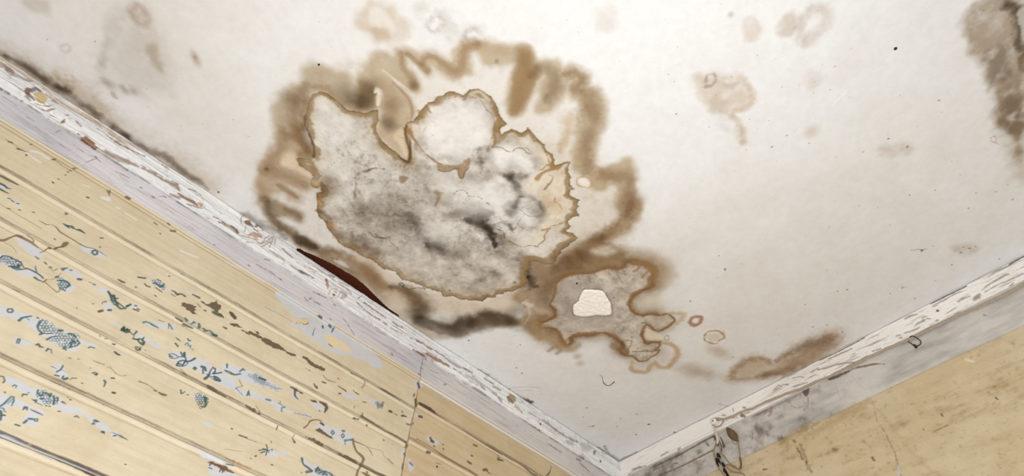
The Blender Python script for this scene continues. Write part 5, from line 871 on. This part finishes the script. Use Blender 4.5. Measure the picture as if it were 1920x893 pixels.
# lower edge, a little ragged
LE = [(0, 165.5), (70, 208)] + tr('r 280,275 520,430 700,560 860,650 1130,820 | s 1440,165 1640,290 1850,430 | i 170,420 380,550 560,670 700,760 | j 270,465 380,520 470,570 600,650 800,780 | k 0,235 150,325 290,405 420,480 600,590 760,710 950,840 | J 590,125 775,215 1130,372 1310,475') + [(1060, 838.7), (1146.5, 892.6)]
lp = sorted(left_plane(0.0)(*p) for p in LE); lxs = [p[0] for p in lp]; lzs = [p[1] - CZ for p in lp]
edge = np.interp(F.us, lxs, np.clip(lzs, -.0755, -.066))[:, None] + .0006 * s2n
below = Z < edge
fd = -.0012 * s1 - .0007 * s2n + .0006 * ff + .006
F.disp = np.where(below, .0105, np.clip(fd, .0, .0085) - .006 + .0)
F.mul(np.exp(-((Z - edge) / .0012) ** 2) * .55 * np.clip(.9 + .8 * s1, .2, 1.4), (84, 72, 66)); F.mix(np.exp(-((Z - edge - .003) / .0016) ** 2) * .3, (242, 240, 236))
m_trim = material('flaking_white_paint', attr='paint', rough=.6, nscale=45, namt=.04, bump=.35, bscale=140, bdist=.0015, stretch=(.25, 1, 2.5), fine=.04, spec=.3)
trim_1 = grid_obj('trim_1', np.stack([F.U, F.disp, F.V], -1), F.col, m_trim, kind='structure')

# flat band under the cornice
ZB = np.arange(CZ - .1335, CZ - .068, .0013)
Bd = Paint(XF, ZB, left_plane(0.004), (212, 206, 206))
X, Z = Bd.U, Bd.V - CZ
b1 = along(X, Z, .10, .006, 321, 4); b2 = along(X, Z, .03, .003, 322, 4, .7); b3 = Bd.n(.12, 323, 4); rp = sm(X, seam_x - .001, seam_x + .001)
Bd.mix(rp * .7, (212, 206, 198)); Bd.mul(np.clip(.15 + .3 * b3, 0, 1), (204, 206, 212)); Bd.mul(np.clip(b1 - .30, 0, 1) * .6, (168, 158, 154)); Bd.mul(np.clip(b2 - .45, 0, 1) * .9, (176, 168, 166)); 
def bs(spec, w, c=(130, 120, 118), a=.75, **k): Bd.stroke(spec, w, c, a, .5, .5, .006, 325, **k)
for sp, w_ in (('r 40,230 130,290 240,370', 1.5), ('r 380,520 470,570', 1.4), ('r 780,740 800,715 840,705', 1.5), ('s 870,60 1000,150 1060,180', 1), ('s 1430,270 1445,300', 3.5), ('s 1280,360 1380,320 1430,300', 1.5), ('s 1440,300 1500,345', 2), ('s 1100,90 1250,200 1430,285', 1.2), ('s 1600,250 1914,400', 1.2), ('i 515,770 530,776', 4), ('i 380,665 390,668', 3), ('i 650,770 660,780', 3), ('i 570,765 640,765', 1.3),
               ('i 100,480 250,560', 2), ('j 370,712 378,718', 3.5), ('j 150,378 158,384', 3), ('j 450,700 600,780 700,860', 1.3), ('j 540,650 620,665', 2.5), ('j 705,860 715,868', 3), ('j 10,494 16,498', 2.5), ('k 60,430 90,470 130,440', 2), ('k 160,480 220,510', 2.5), ('k 370,510 385,520', 3), ('k 465,655 520,730 580,825', [1.2, 2, 2]), ('k 200,400 215,405', 3), ('k 330,660 340,668', 3), ('k 820,790 960,850', 2),
               ('k 150,380 290,440', 2), ('J 275,185 285,205', 3.5), ('J 775,265 785,278', 3.5), ('J 740,260 730,330 715,400 702,500 705,550', 1.8), ('J 690,400 745,408', 1.5), ('J 680,490 700,500', 3), ('J 1120,480 1190,510', 1.8), ('J 1350,620 1380,640', 2.5), ('J 1060,650 1090,645', 3), ('J 850,440 960,480', 1), ('y 1000,400 1100,460 1220,540', 1.6), ('y 540,120 560,160', 1.5), ('y 1490,700 1640,830', 2.5), ('y 1450,640 1500,660', 4)):
    bs(sp, w_)
for _ in range(60):
    xx = rg.uniform(-1.75, -.7); zz = CZ - rg.uniform(.078, .125); i0 = np.searchsorted(Bd.us, xx); j0 = np.searchsorted(Bd.vs, zz); Bd.col[i0:i0 + 1, j0:j0 + 1] *= rg.uniform(.5, .8)
trim_2 = grid_obj('trim_2', np.stack([Bd.U, .004 + .0006 * b1 + Bd.U * 0, Bd.V], -1), Bd.col, m_trim, kind='structure')

# ---------------------------------------------------------------- short wall (right in the photo)
def right_plane(x):
    def f(px, py):
        p = on_right(px, py, x); return p[1], p[2]
    return f
YR = np.concatenate([np.linspace(-3.4, -1.32, 8), np.arange(-1.29, .008, .0019)])
ZR = np.concatenate([np.linspace(0.0, CZ - .56, 8), np.arange(CZ - .53, CZ - .055, .0017)])
Wr = Paint(YR, ZR, right_plane(.004), (200, 183, 150))
Y, Z = Wr.U, Wr.V - CZ
r1 = Wr.n(.14, 401, 5, .6); r2 = Wr.n(.03, 402, 5, .65); r3 = along(Y, Z, .06, .014, 403, 4); r4 = Wr.n(.008, 404, 3, .7)
Wr.mul(np.clip(.15 + .30 * r1 + .16 * r3, 0, 1), (206, 176, 130)); Wr.mul(np.clip(r2 * .6 + r3 * .5 - .2, 0, 1) * .6, (170, 144, 108)); Wr.mix(np.clip(r1 * .4, 0, .4), (216, 198, 160)); Wr.mul(np.clip(r4 - .4, 0, 1) * .5, (160, 140, 112))
bz = np.interp(Wr.us, [-1.076, -.92, -.273], [-.153, -.153, -.160])[:, None]
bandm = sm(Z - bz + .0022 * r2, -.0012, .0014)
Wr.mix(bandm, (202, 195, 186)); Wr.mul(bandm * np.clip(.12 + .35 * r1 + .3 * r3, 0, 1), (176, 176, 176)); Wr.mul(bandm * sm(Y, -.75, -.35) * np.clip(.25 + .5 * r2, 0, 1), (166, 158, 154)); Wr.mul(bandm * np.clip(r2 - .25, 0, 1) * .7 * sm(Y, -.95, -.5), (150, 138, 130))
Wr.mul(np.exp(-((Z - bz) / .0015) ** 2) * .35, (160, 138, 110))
def wr(spec, w, c=(116, 98, 80), a=.8, jag=.8, soft=.6, **k): Wr.stroke(spec, w, c, a, soft, jag, .006, 405, **k)
wr('P 850,545 900,520 1000,470 1060,440 1130,405', [4, 8, 10, 8, 6], (132, 112, 110), .6, 3, .9); wr('P 930,500 935,535 920,550', [6, 5, 3], (140, 110, 106), .6, 2); Wr.blob('P 1110,400 1150,388 1145,430 1128,440 1115,425', (98, 82, 74), .9, .8, 1, 1); wr('P 1138,435 1145,460 1138,492 1112,518', 1.6, (150, 134, 124)); wr('P 1050,490 1080,505 1130,490', 1.5, (160, 146, 136))
wr('Q 188,486 215,475 250,468 290,460 330,460', [2, 3, 4, 4, 1.5], (120, 100, 84), .9); wr('Q 115,518 150,505 190,487', [5, 6, 4], (90, 74, 64), .9); wr('Q 130,520 160,600 180,610', 1, (186, 170, 166)); wr('Q 200,505 250,560', 1, (190, 172, 168))
wr('Q 275,592 290,650 300,690 320,710 345,760 365,800 372,830 385,880 388,893', [1, 1.2, 1, 2, 2, 2.5, 1.5, 3, 3], (138, 124, 110)); Wr.blob('Q 376,850 380,848 385,870 387,900 378,895', (190, 188, 190), .8, .6, .8, .6); wr('Q 280,610 320,660 400,760 460,830 520,880', [3, 6, 8, 8, 6], (182, 156, 118), .5, 4, .95)
wr('Q 0,720 40,690 50,695', [10, 8, 3], (150, 124, 90), .5, 4, .95); wr('Q 10,740 100,700 200,640 270,600', [8, 14, 14, 8], (174, 148, 110), .6, 4, .95); wr('Q 0,770 8,800 30,850 45,890', [6, 8, 5, 3], (120, 98, 70), .6, 3, .9); wr('P 1060,690 1085,740 1110,790 1140,820', [3, 4, 4, 3], (116, 94, 66), .75, 2.5); wr('P 1000,690 1060,640 1200,590', [10, 14, 8], (150, 124, 88), .45, 4, .95)
wr('Q 278,820 286,832', 4, (90, 70, 50)); wr('Q 755,588 763,594', 3, (80, 70, 56)); wr('Q 515,720 570,695', 3, (150, 126, 92)); wr('Q 640,440 670,450', 5, (222, 204, 168)); wr('P 885,855 905,853', 3, (120, 98, 66)); wr('M 1315,245 1330,252', 3.5, (120, 108, 92)); wr('M 1330,252 1400,278 1468,302', 1.4, (150, 136, 118)); wr('P 905,640 915,660', 5, (140, 128, 118)); wr('P 825,640 828,680', 2, (140, 130, 124)); wr('P 850,690 870,700 855,710', 2, (160, 148, 140)); wr('Q 545,652 550,660', 2.5, (100, 80, 60)); wr('Q 475,708 480,714', 2.5, (96, 78, 60)); wr('Q 125,785 140,790', 4, (140, 116, 84))
# step in the board behind the wires
wr('P 290,893 450,822 600,745', [3, 3, 3], (116, 100, 80), .9, .4); wr('P 240,850 400,775 600,668 608,690', [2, 3, 3, 2], (96, 82, 72), .85, .4); wr('P 232,850 245,890', 1.6, (140, 128, 118)); wr('P 490,810 520,830 510,870', [5, 9, 5], (140, 124, 100), .6, 2, .9); wr('P 380,820 395,822', 4, (120, 110, 104)); wr('P 560,700 575,720', 3, (120, 108, 100)); wr('P 640,600 700,570 760,545', 2, (150, 136, 128))
m_wall2 = material('brushed_ochre_distemper', attr='paint', rough=.85, nscale=35, namt=.05, bump=.15, bscale=80, bdist=.001, fine=.03, spec=.15)
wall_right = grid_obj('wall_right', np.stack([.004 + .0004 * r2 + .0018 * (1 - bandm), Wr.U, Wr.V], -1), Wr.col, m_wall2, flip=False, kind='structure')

ZT = np.arange(CZ - .0600, CZ - .0009, .0013)
T = Paint(YR, ZT, right_plane(0.0), (240, 234, 226))
Y, Z = T.U, T.V - CZ
t1 = along(Y, Z, .05, .005, 421, 4, .6); t2 = along(Y, Z, .022, .0022, 422, 4, .7); t3 = T.n(.15, 423, 4)
old = sm(Y, -.35, -.62)
T.mul(np.clip(.08 + .2 * t3, 0, 1), (210, 200, 190)); T.mul(np.clip(t1 - .42, 0, 1) * 1.0 * old, (150, 140, 132)); T.mul(np.clip(t2 - .5, 0, 1) * 1.3 * old, (146, 136, 130)); T.mul(np.clip(t1 - .3, 0, 1) * .5, (190, 180, 172))
def ts(spec, w, c=(150, 136, 126), a=.8, jag=.6, soft=.6, **k): T.stroke(spec, w, c, a, soft, jag, .006, 425, **k)
for sp, w_ in (('P 945,400 975,375 990,380', 2), ('P 1000,370 1030,370', 2.5), ('P 1050,335 1090,325 1120,330', 1.5), ('P 1060,382 1140,358', 2.5), ('P 1160,300 1200,275', 2.5), ('P 1200,285 1240,275', 2), ('L 1290,750 1380,670 1500,600 1640,520 1690,510', [2, 3, 4, 5, 2]), ('L 1330,780 1500,680 1700,600 1900,500', [2, 3, 3, 3]), ('L 740,885 900,800 1000,770', [2, 3, 2]), ('L 1540,445 1600,420', 2), ('L 1800,450 1914,400', 2), ('L 1000,880 1100,840', 3), ('L 1180,860 1240,820', 6), ('L 1700,690 1750,650', 3),
               ('M 140,300 220,260 320,235', [4, 4, 3]), ('M 390,285 430,265 460,275', 3), ('M 390,325 470,300 510,300', 3), ('M 270,420 330,370 430,325', [2, 4, 3]), ('M 560,120 640,60 750,10', 3), ('M 120,515 250,480 350,430', [2, 4, 2]), ('M 600,330 620,325', 4), ('M 55,583 80,583', 4), ('M 0,560 60,545', 3), ('M 500,400 620,330', 1.5), ('M 930,40 1000,0', 4), ('M 1180,10 1230,-20', 7), ('M 760,220 900,130', 2), ('Q 90,480 150,460 240,450', [2, 4, 2]), ('Q 110,440 200,400', 3), ('Q 180,470 260,430', 3), ('Q 280,410 310,400', 3), ('Q 20,520 60,500', 2),
               ('N 320,228 350,232', 3), ('N 545,142 565,146', 4), ('N 430,150 440,188', 1.5), ('z 1430,590 1530,530', 3), ('z 1000,800 1120,750', 3), ('z 950,870 1050,800 1200,740', 2), ('z 1690,495 1710,480', 4), ('z 1450,650 1600,580', 2)): ts(sp, w_)
T.dot(*tr('M 622,182')[0], 2.4, (128, 92, 56), .95, .5); ts('N 520,230 560,240 570,235', [4, 5, 3], (120, 96, 76)); ts('N 550,215 620,190', 2.5, (150, 130, 112)); ts('N 525,205 535,240', 3, (120, 100, 84)); ts('N 400,260 480,250', 2, (180, 150, 140))
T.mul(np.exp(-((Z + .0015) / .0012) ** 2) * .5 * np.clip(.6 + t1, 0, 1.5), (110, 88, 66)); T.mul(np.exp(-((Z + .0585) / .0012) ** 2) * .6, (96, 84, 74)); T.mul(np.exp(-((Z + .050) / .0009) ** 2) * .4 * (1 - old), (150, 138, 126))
ts('L 650,893 750,840 1050,690', 2.5, (48, 34, 24), .9, .3, .4); ts('L 1690,370 1800,305 1914,245', 3, (48, 34, 24), .9, .3, .4); ts('M 520,75 640,15', 2.5, (48, 34, 24), .9, .3, .4); ts('Q 75,445 150,410 250,357', 2, (96, 70, 50), .9, .3, .4)
trim_3 = grid_obj('trim_3', np.stack([-.0006 * t1 * old - .0004 * t2 * old + .0004, T.U, T.V], -1), T.col, m_trim, kind='structure')

# sides that close the boards (bottom of the right-hand board, backing of the gap, floor)
m_dark = material('bare_dark_wood', L3(58, 26, 14), rough=.8, nscale=20, namt=.25, stretch=(.2, 1, 1), bump=.2)
def quad(name, a, b, c, d, mat, **k): return mesh_obj(name, [a, b, c, d], [(0, 1, 2, 3)], mat, **k)
def box_obj(name, lo, hi, mat, parent=None, **k):
    x0, y0, z0 = lo; x1, y1, z1 = hi
    v = [(x0, y0, z0), (x1, y0, z0), (x1, y1, z0), (x0, y1, z0), (x0, y0, z1), (x1, y0, z1), (x1, y1, z1), (x0, y1, z1)]
    return mesh_obj(name, v, [(0, 3, 2, 1), (4, 5, 6, 7), (0, 1, 5, 4), (1, 2, 6, 5), (2, 3, 7, 6), (3, 0, 4, 7)], mat, parent, **k)
m_white = material('painted_white_board', L3(224, 218, 210), rough=.6, nscale=50, namt=.04)
box_obj('trim_4', (.0016, -3.4, CZ - .0598), (.012, 0, CZ - .002), m_white, kind='structure')
box_obj('trim_5', (-3.6, .0115, CZ - .07), (0, .03, CZ + .05), m_dark, kind='structure')
m_floor = material('worn_floorboards', L3(170, 164, 156), rough=.6, nscale=8, namt=.2, stretch=(.2, 3, 1), bump=.2)
quad('floor', (-3.6, -3.4, 0), (.01, -3.4, 0), (.01, .012, 0), (-3.6, .012, 0), m_floor, kind='structure')

# ---------------------------------------------------------------- plaster patch and lifted paint (parts of the shell)
m_plaster = material('fresh_white_plaster', L3(246, 240, 232), rough=.9, nscale=60, namt=.05, bump=.9, bscale=110, bdist=.004, fine=.03)
pc = resample([on_ceiling(*p)[:2] for p in tr('E 402,310 440,307 482,310 512,322 530,350 548,378 553,400 550,446 515,450 470,447 430,456 385,457 355,450 343,436 341,402 352,385 370,372 384,335')], True, .0035)
rs = np.random.RandomState(3); n_ = len(pc); cen = pc.mean(0)
jit = 1 + rs.uniform(-.02, .02, n_)
rings = []
for k, (sc, dz) in enumerate(((1.0, .0006), (.985, -.0013), (.93, -.0020), (.75, -.0017), (.5, -.0023), (.25, -.0019))):
    rings.append([(cen[0] + (p[0] - cen[0]) * sc * (jit[i] if k < 3 else 1), cen[1] + (p[1] - cen[1]) * sc * (jit[i] if k < 3 else 1), CZ + dz + (rs.uniform(-.0004, .0004) if k > 1 else 0)) for i, p in enumerate(pc)])
vv = [p for r in rings for p in r] + [(cen[0], cen[1], CZ - .002)]
ff_ = [(k * n_ + i, k * n_ + (i + 1) % n_, (k + 1) * n_ + (i + 1) % n_, (k + 1) * n_ + i) for k in range(5) for i in range(n_)] + [(5 * n_ + i, 5 * n_ + (i + 1) % n_, 6 * n_) for i in range(n_)]
mesh_obj('plaster_patch', vv, ff_, m_plaster, ceiling, smooth=True, label='bright white bare plaster patch')

m_flake = material('lifted_cream_paint', L3(214, 190, 146), rough=.6, nscale=60, namt=.05)
m_flakeb = material('lifted_brown_paint', L3(126, 102, 70), rough=.6, nscale=60, namt=.12)
def flake(name, spec, mat, wall, plane, lift, parent, axis, **k):
    """a curled chip: an outline whose far end stands off the surface"""
    P = [plane(*p) for p in tr(spec)]; P = resample([(p[0], p[1]) for p in P], True, .002); n = len(P); c = P.mean(0); vs = []
    d = P - c; L = np.abs(d).max()
    for ring, (sc, off) in enumerate(((1, 0), (1, .0006))):
        for p, q in zip(P, d):
            h = wall - (.0006 + lift * max(0, q[0] / L) ** 2 + off)
            vs.append((p[0], h, p[1]) if axis == 'y' else (h, p[0], p[1]))
    f = [tuple(range(n)), tuple(range(n, 2 * n))[::-1]] + [(i, (i + 1) % n, n + (i + 1) % n, n + i) for i in range(n)]
    return mesh_obj(name, vs, f, mat, parent, **k)
flake('paint_flake', 'n 868,262 900,222 935,215 975,220 990,238 975,262 950,272 925,255 890,262', m_flake, PLY, left_plane(PLY), .004, wall_left, 'y')
flake('paint_flake', 't 930,735 955,700 985,672 1012,685 1005,715 975,742 940,752', m_flakeb, PLY, left_plane(PLY), .005, wall_left, 'y', label='brown curled paint chip')

# ---------------------------------------------------------------- small things
def thing(name, label, cat, loc, group=None):
    o = bpy.data.objects.new(name, None); o.empty_display_size = .01; o.location = loc
    link(o, label=label, category=cat)
    if group: o['group'] = group
    return o
def adopt(parent, *objs):                              # meshes are laid out in world space; keep them there under their empty
    bpy.context.view_layer.update()
    for o in objs:
        o.parent = parent; o.matrix_parent_inverse = Matrix.Translation(parent.location).inverted()
def lathe(name, center, normal, profile, mat, parent=None, sides=20, **k):
    nrm = Vector(normal).normalized(); a = nrm.orthogonal().normalized(); b = nrm.cross(a); c = Vector(center); vs = []; fs = []
    for (r, h) in profile:
        for i in range(sides):
            t = 2 * math.pi * i / sides; vs.append(c + nrm * h + (a * math.cos(t) + b * math.sin(t)) * r)
    m = len(profile)
    for j in range(m - 1):
        for i in range(sides): fs.append((j * sides + i, j * sides + (i + 1) % sides, (j + 1) * sides + (i + 1) % sides, (j + 1) * sides + i))
    fs.append(tuple(range(sides))[::-1]); fs.append(tuple(range((m - 1) * sides, m * sides)))
    return mesh_obj(name, vs, fs, mat, parent, smooth=True, **k)

m_iron = material('dark_rusted_iron', L3(52, 40, 30), rough=.6, nscale=300, namt=.3, metal=.3)
m_rust = material('orange_rust', L3(132, 88, 50), rough=.85, nscale=400, namt=.3)
m_cable = material('aged_cloth_cord', L3(178, 160, 138), rough=.85, nscale=260, namt=.2, bump=.5, bscale=500)
m_wire2 = material('dull_brown_wire', L3(146, 126, 100), rough=.8, nscale=260, namt=.25)
m_cablew = material('whitewashed_cord', L3(206, 196, 182), rough=.85, nscale=260, namt=.15, bump=.5, bscale=500)
m_char = material('charred_insulation', L3(34, 26, 20), rough=.9, nscale=200, namt=.4, bump=.8, bscale=300)
m_porc = material('grimy_porcelain', L3(226, 218, 204), rough=.3, nscale=120, namt=.08, spec=.5)
m_brownw = material('brown_turned_wood', L3(104, 84, 56), rough=.7, nscale=160, namt=.3, stretch=(1, 1, .3), bump=.4)
m_thread = material('dark_thread', L3(60, 46, 36), rough=.9)

def nail(pt, nrm, r, mat, label):
    pt = Vector([float(v) for v in pt]); nrm = Vector(nrm)
    t = thing('nail', label, 'nail', pt)
    h = lathe('head', pt, nrm, [(r * .8, -.0002), (r, .0003), (r * .9, .0010), (r * .4, .0014)], mat, sides=14)
    s = lathe('shank', pt, nrm, [(r * .35, -.004), (r * .35, .0002)], mat, sides=8)
    adopt(t, h, s); return t
DOWN = (0, 0, -1)
nail(on_ceiling(598, 121), DOWN, .0022, m_iron, 'dark nail head in the white ceiling above the left lobe of the big stain')
nail(on_ceiling(1081.6, 531.5, .0005), DOWN, .0024, m_iron, 'black nail head just above the white plaster patch inside the smaller stain')
nail(on_ceiling(409.8, 360.2), DOWN, .0024, m_rust, 'rusty nail head in the ceiling close to the left cornice')
nail(on_ceiling(1679, 91), DOWN, .0030, m_iron, 'dark nail head in clean ceiling left of the mouldy corner patch')
nail(on_ceiling(879, 638.5), DOWN, .0020, m_rust, 'tiny rusty nail head below the dark lower edge of the big stain')
nail(on_left(1013.2, 795.6, -.0003), (0, -1, 0), .0027, m_iron, 'black nail head in the white cornice near the room corner')
nail(on_left(819.3, 875.6, PLY - .0005), (0, -1, 0), .0021, m_iron, 'dark nail head in cream board right of the vertical board joint')
nail(on_right(1758, 582.8, -.0004), (-1, 0, 0), .0026, m_rust, 'brown rusty nail head in the white board above the wire hook')

def on_r(spec, x): return [on_right(*p, x) for p in tr(spec)]
# wire ring hook
loop = [on_right(px, py, x) for (px, py), x in zip(tr('O 535,345 570,330 620,345 665,375 700,405 706,432 690,460 655,480 630,495 600,480 565,448 530,425 505,405'), (-.001, -.004, -.008, -.011, -.013, -.013, -.012, -.010, -.009, -.010, -.009, -.006, -.001))]
t = thing('wire_hook', 'bent black wire ring hook sticking out below the right-hand white board', 'hook', on_right(1707, 632, -.001))
a_ = tube('ring', spline3(loop, .0015), .00115, m_iron)
b_ = tube('twist', spline3([on_right(*p, x) for p, x in zip(tr('O 595,465 615,462 625,480 618,500 632,512 645,490 635,478'), (-.011, -.013, -.012, -.010, -.010, -.011, -.013))], .001), .0014, m_iron)
adopt(t, a_, b_)

# knob, cord and the hanging wires
KN = on_right(1341.6, 793.4, 0.0)
t = thing('porcelain_insulator', 'white round porcelain knob on the right-hand board with cord looped round it', 'insulator', KN)
kb = lathe('body', KN, (-1, 0, 0), [(.0100, -.0005), (.0104, .003), (.0078, .0045), (.0072, .0065), (.0092, .008), (.0094, .0105), (.0074, .0125), (.0030, .0128)], m_porc, sides=24)
sc_ = lathe('screw', KN + np.array([-.0125, 0, 0]), (-1, 0, 0), [(.0022, 0), (.0022, .0008), (.001, .0012)], m_brownw, sides=12)
adopt(t, kb, sc_)
path = [on_right(*p, x) for p, x in zip(tr('N 222,345 208,320 212,290 228,270 262,264 300,270 330,272 | N 420,240 500,205 560,180 640,155 720,118 800,82 900,38 | P 1085,400 1150,372 1215,345 1280,316 | M -310,830 -160,755 0,697 150,635 300,560 450,490 600,415 760,335 900,275 1060,200 1200,140 1350,75 1500,10 | L 1600,835 1760,750 1914,668 2100,560'),
        [-.006] * 7 + [-.0025] * 7 + [-.002] * 4 + [-.0022] * 17)]
sp = spline3(path, .0016)
t = thing('cord', 'pale twisted cloth cord running from the white knob along the board edge', 'cord', path[0])
strands = []
for ph in (0, math.pi):
    pts = []; acc = 0
    for i, p in enumerate(sp):
        if i: acc += np.linalg.norm(sp[i] - sp[i - 1])
        w = acc / .013 * 2 * math.pi + ph; tg = np.array(sp[min(i + 1, len(sp) - 1)]) - np.array(sp[max(i - 1, 0)]); tg /= np.linalg.norm(tg) + 1e-9
        u_ = np.array([-1.0, 0, 0]); v_ = np.cross(tg, u_); v_ /= np.linalg.norm(v_)
        wob = .0005 * math.sin(acc * 90 + 1) + .0004 * math.sin(acc * 231)
        pts.append(np.array(p) + u_ * math.cos(w) * .0012 + v_ * (math.sin(w) * .0016 + wob))
    strands.append(tube('strand', pts, .0019, m_cable, sides=6))
adopt(t, *strands)
t = thing('cord_loop', 'thin pale cord end looped under the white knob', 'cord', on_right(1349, 795, -.007))
lp_ = tube('loop', spline3([on_right(*p, x) for p, x in zip(tr('N 330,278 325,305 300,338 270,352 245,358 228,345'), (-.004, -.005, -.006, -.006, -.006, -.006))], .001), .0013, m_wire2)
tl = tube('tail', spline3([on_right(*p, x) for p, x in zip(tr('N 228,272 265,285 300,278 325,283'), (-.006, -.006, -.005, -.004))], .001), .0011, m_wire2)
adopt(t, lp_, tl)
# the drooping tail: pale lead, charred splice, loose wires
t = thing('hanging_wires', 'frayed wires with charred black insulation hanging below the white knob', 'wires', on_right(1345, 815, -.006))
def hw(name, spec, r, mat, x0=-.007, x1=-.012, **k):
    L = tr(spec); return tube(name, spline3([on_right(*p, x0 + (x1 - x0) * i / max(1, len(L) - 1)) for i, p in enumerate(L)], .0015), [v * 1.45 for v in (r if isinstance(r, list) else [r, r])], mat, **k)
ps = [hw('lead', 'N 222,345 235,385 250,430 262,470 268,520 262,550', [.0016, .0022, .0026, .0028, .0022], m_cablew, -.006, -.009),
      hw('wire', 'N 262,545 236,585 226,635 234,690 250,750 275,805 310,850 350,900 400,960', .0010, m_wire2, -.009, -.014),
      hw('wire', 'N 268,520 282,560 296,600 300,630 285,655', .0010, m_wire2, -.009, -.011), hw('wire', 'N 278,505 300,545 312,590 308,620 288,650', .0007, m_iron, -.008, -.010),
      hw('wire', 'N 300,645 340,680 375,730 410,765 455,790 495,820 515,835', .0011, m_wire2, -.011, -.008),
      hw('wire', 'N 330,790 380,775 420,790 470,815 510,832', .0012, m_wire2, -.012, -.008), hw('wire', 'N 370,800 430,850 500,860 545,870 570,905 590,960', .0011, m_wire2, -.012, -.010),
      hw('wire', 'N 215,455 235,480 252,505', .0012, m_brownw, -.005, -.008), hw('wire', 'N 300,470 320,520 335,560 330,580', [.0008, .0013, .0022], m_brownw, -.005, -.006),
      hw('charred_splice', 'N 262,645 280,680 268,715 290,740 325,770 345,800', [.0012, .0036, .0030, .0020, .0034, .0016], m_char, -.010, -.013),
      hw('charred_splice', 'N 250,700 258,740 280,790', [.0014, .0022, .0009], m_char, -.010, -.012), hw('charred_splice', 'N 335,800 345,835 365,865 385,905 400,950', [.0012, .0032, .0022, .0030, .0018], m_char, -.013, -.015),
      hw('knot', 'N 245,545 265,538 282,548 265,560 250,550', .0013, m_brownw, -.010, -.010), hw('bare_wire', 'N 262,690 285,700 300,735 310,775 325,800 370,790', .0005, m_cable, -.015, -.017)]
adopt(t, *ps)
t = thing('wire_plug', 'brown spindle-shaped wooden plug under the right-hand board beside the hanging wires', 'plug', on_right(1368, 806, 0))
pl_ = hw('plug', 'N 368,366 392,396 420,432 446,468 474,496 490,508', [.0010, .0052, .0074, .0074, .0050, .0012], m_brownw, -.004, -.006, sides=12)
hk = hw('eye', 'N 425,500 432,530 450,550 475,548 485,525', .0008, m_cable, -.005, -.006)
adopt(t, pl_, hk)
t = thing('drop_wire', 'straight thin brown wire hanging from the brown wooden plug', 'wire', on_right(1384, 823, -.005))
dw = hw('wire', 'N 478,430 490,470 494,520 500,580 508,630 516,690 522,750 520,800 512,838', .0010, m_wire2, -.004, -.009)
sh_ = hw('sheath', 'N 512,690 520,730 524,770 518,815', .0016, m_brownw, -.007, -.009)
adopt(t, dw, sh_)

# staple with a hair of wire, and a stray thread
def on_c(spec, h): return [on_ceiling(*p, h) for p in tr(spec)]
t = thing('wire_staple', 'small bent wire loop with a trailing hair of wire on the ceiling stain', 'wire', on_ceiling(752, 535))
s1_ = tube('loop', spline3(on_c('k 1052,320 1050,290 1068,285 1095,292 1100,315 1085,328 1062,300', .0016), .001), .0005, m_iron)
s2_ = tube('tail', spline3(on_c('k 1085,318 1120,342 1155,352 1200,340 1245,335 1285,340 1318,348', .0010), .001), .00035, m_iron)
s3_ = tube('hooked_end', spline3(on_c('k 1300,325 1312,340 1325,345 1318,352', .0012), .001), .0005, m_iron)
adopt(t, s1_, s2_, s3_)
th = tube('thread', spline3(on_c('E 488,785 503,795 508,820 520,838 540,845 558,835 572,822', .0012), .001), [.0003, .0005, .0005, .0011, .0006, .0008, .0012], m_thread, label='curled dark thread stuck to the ceiling below the smaller stain', category='thread')
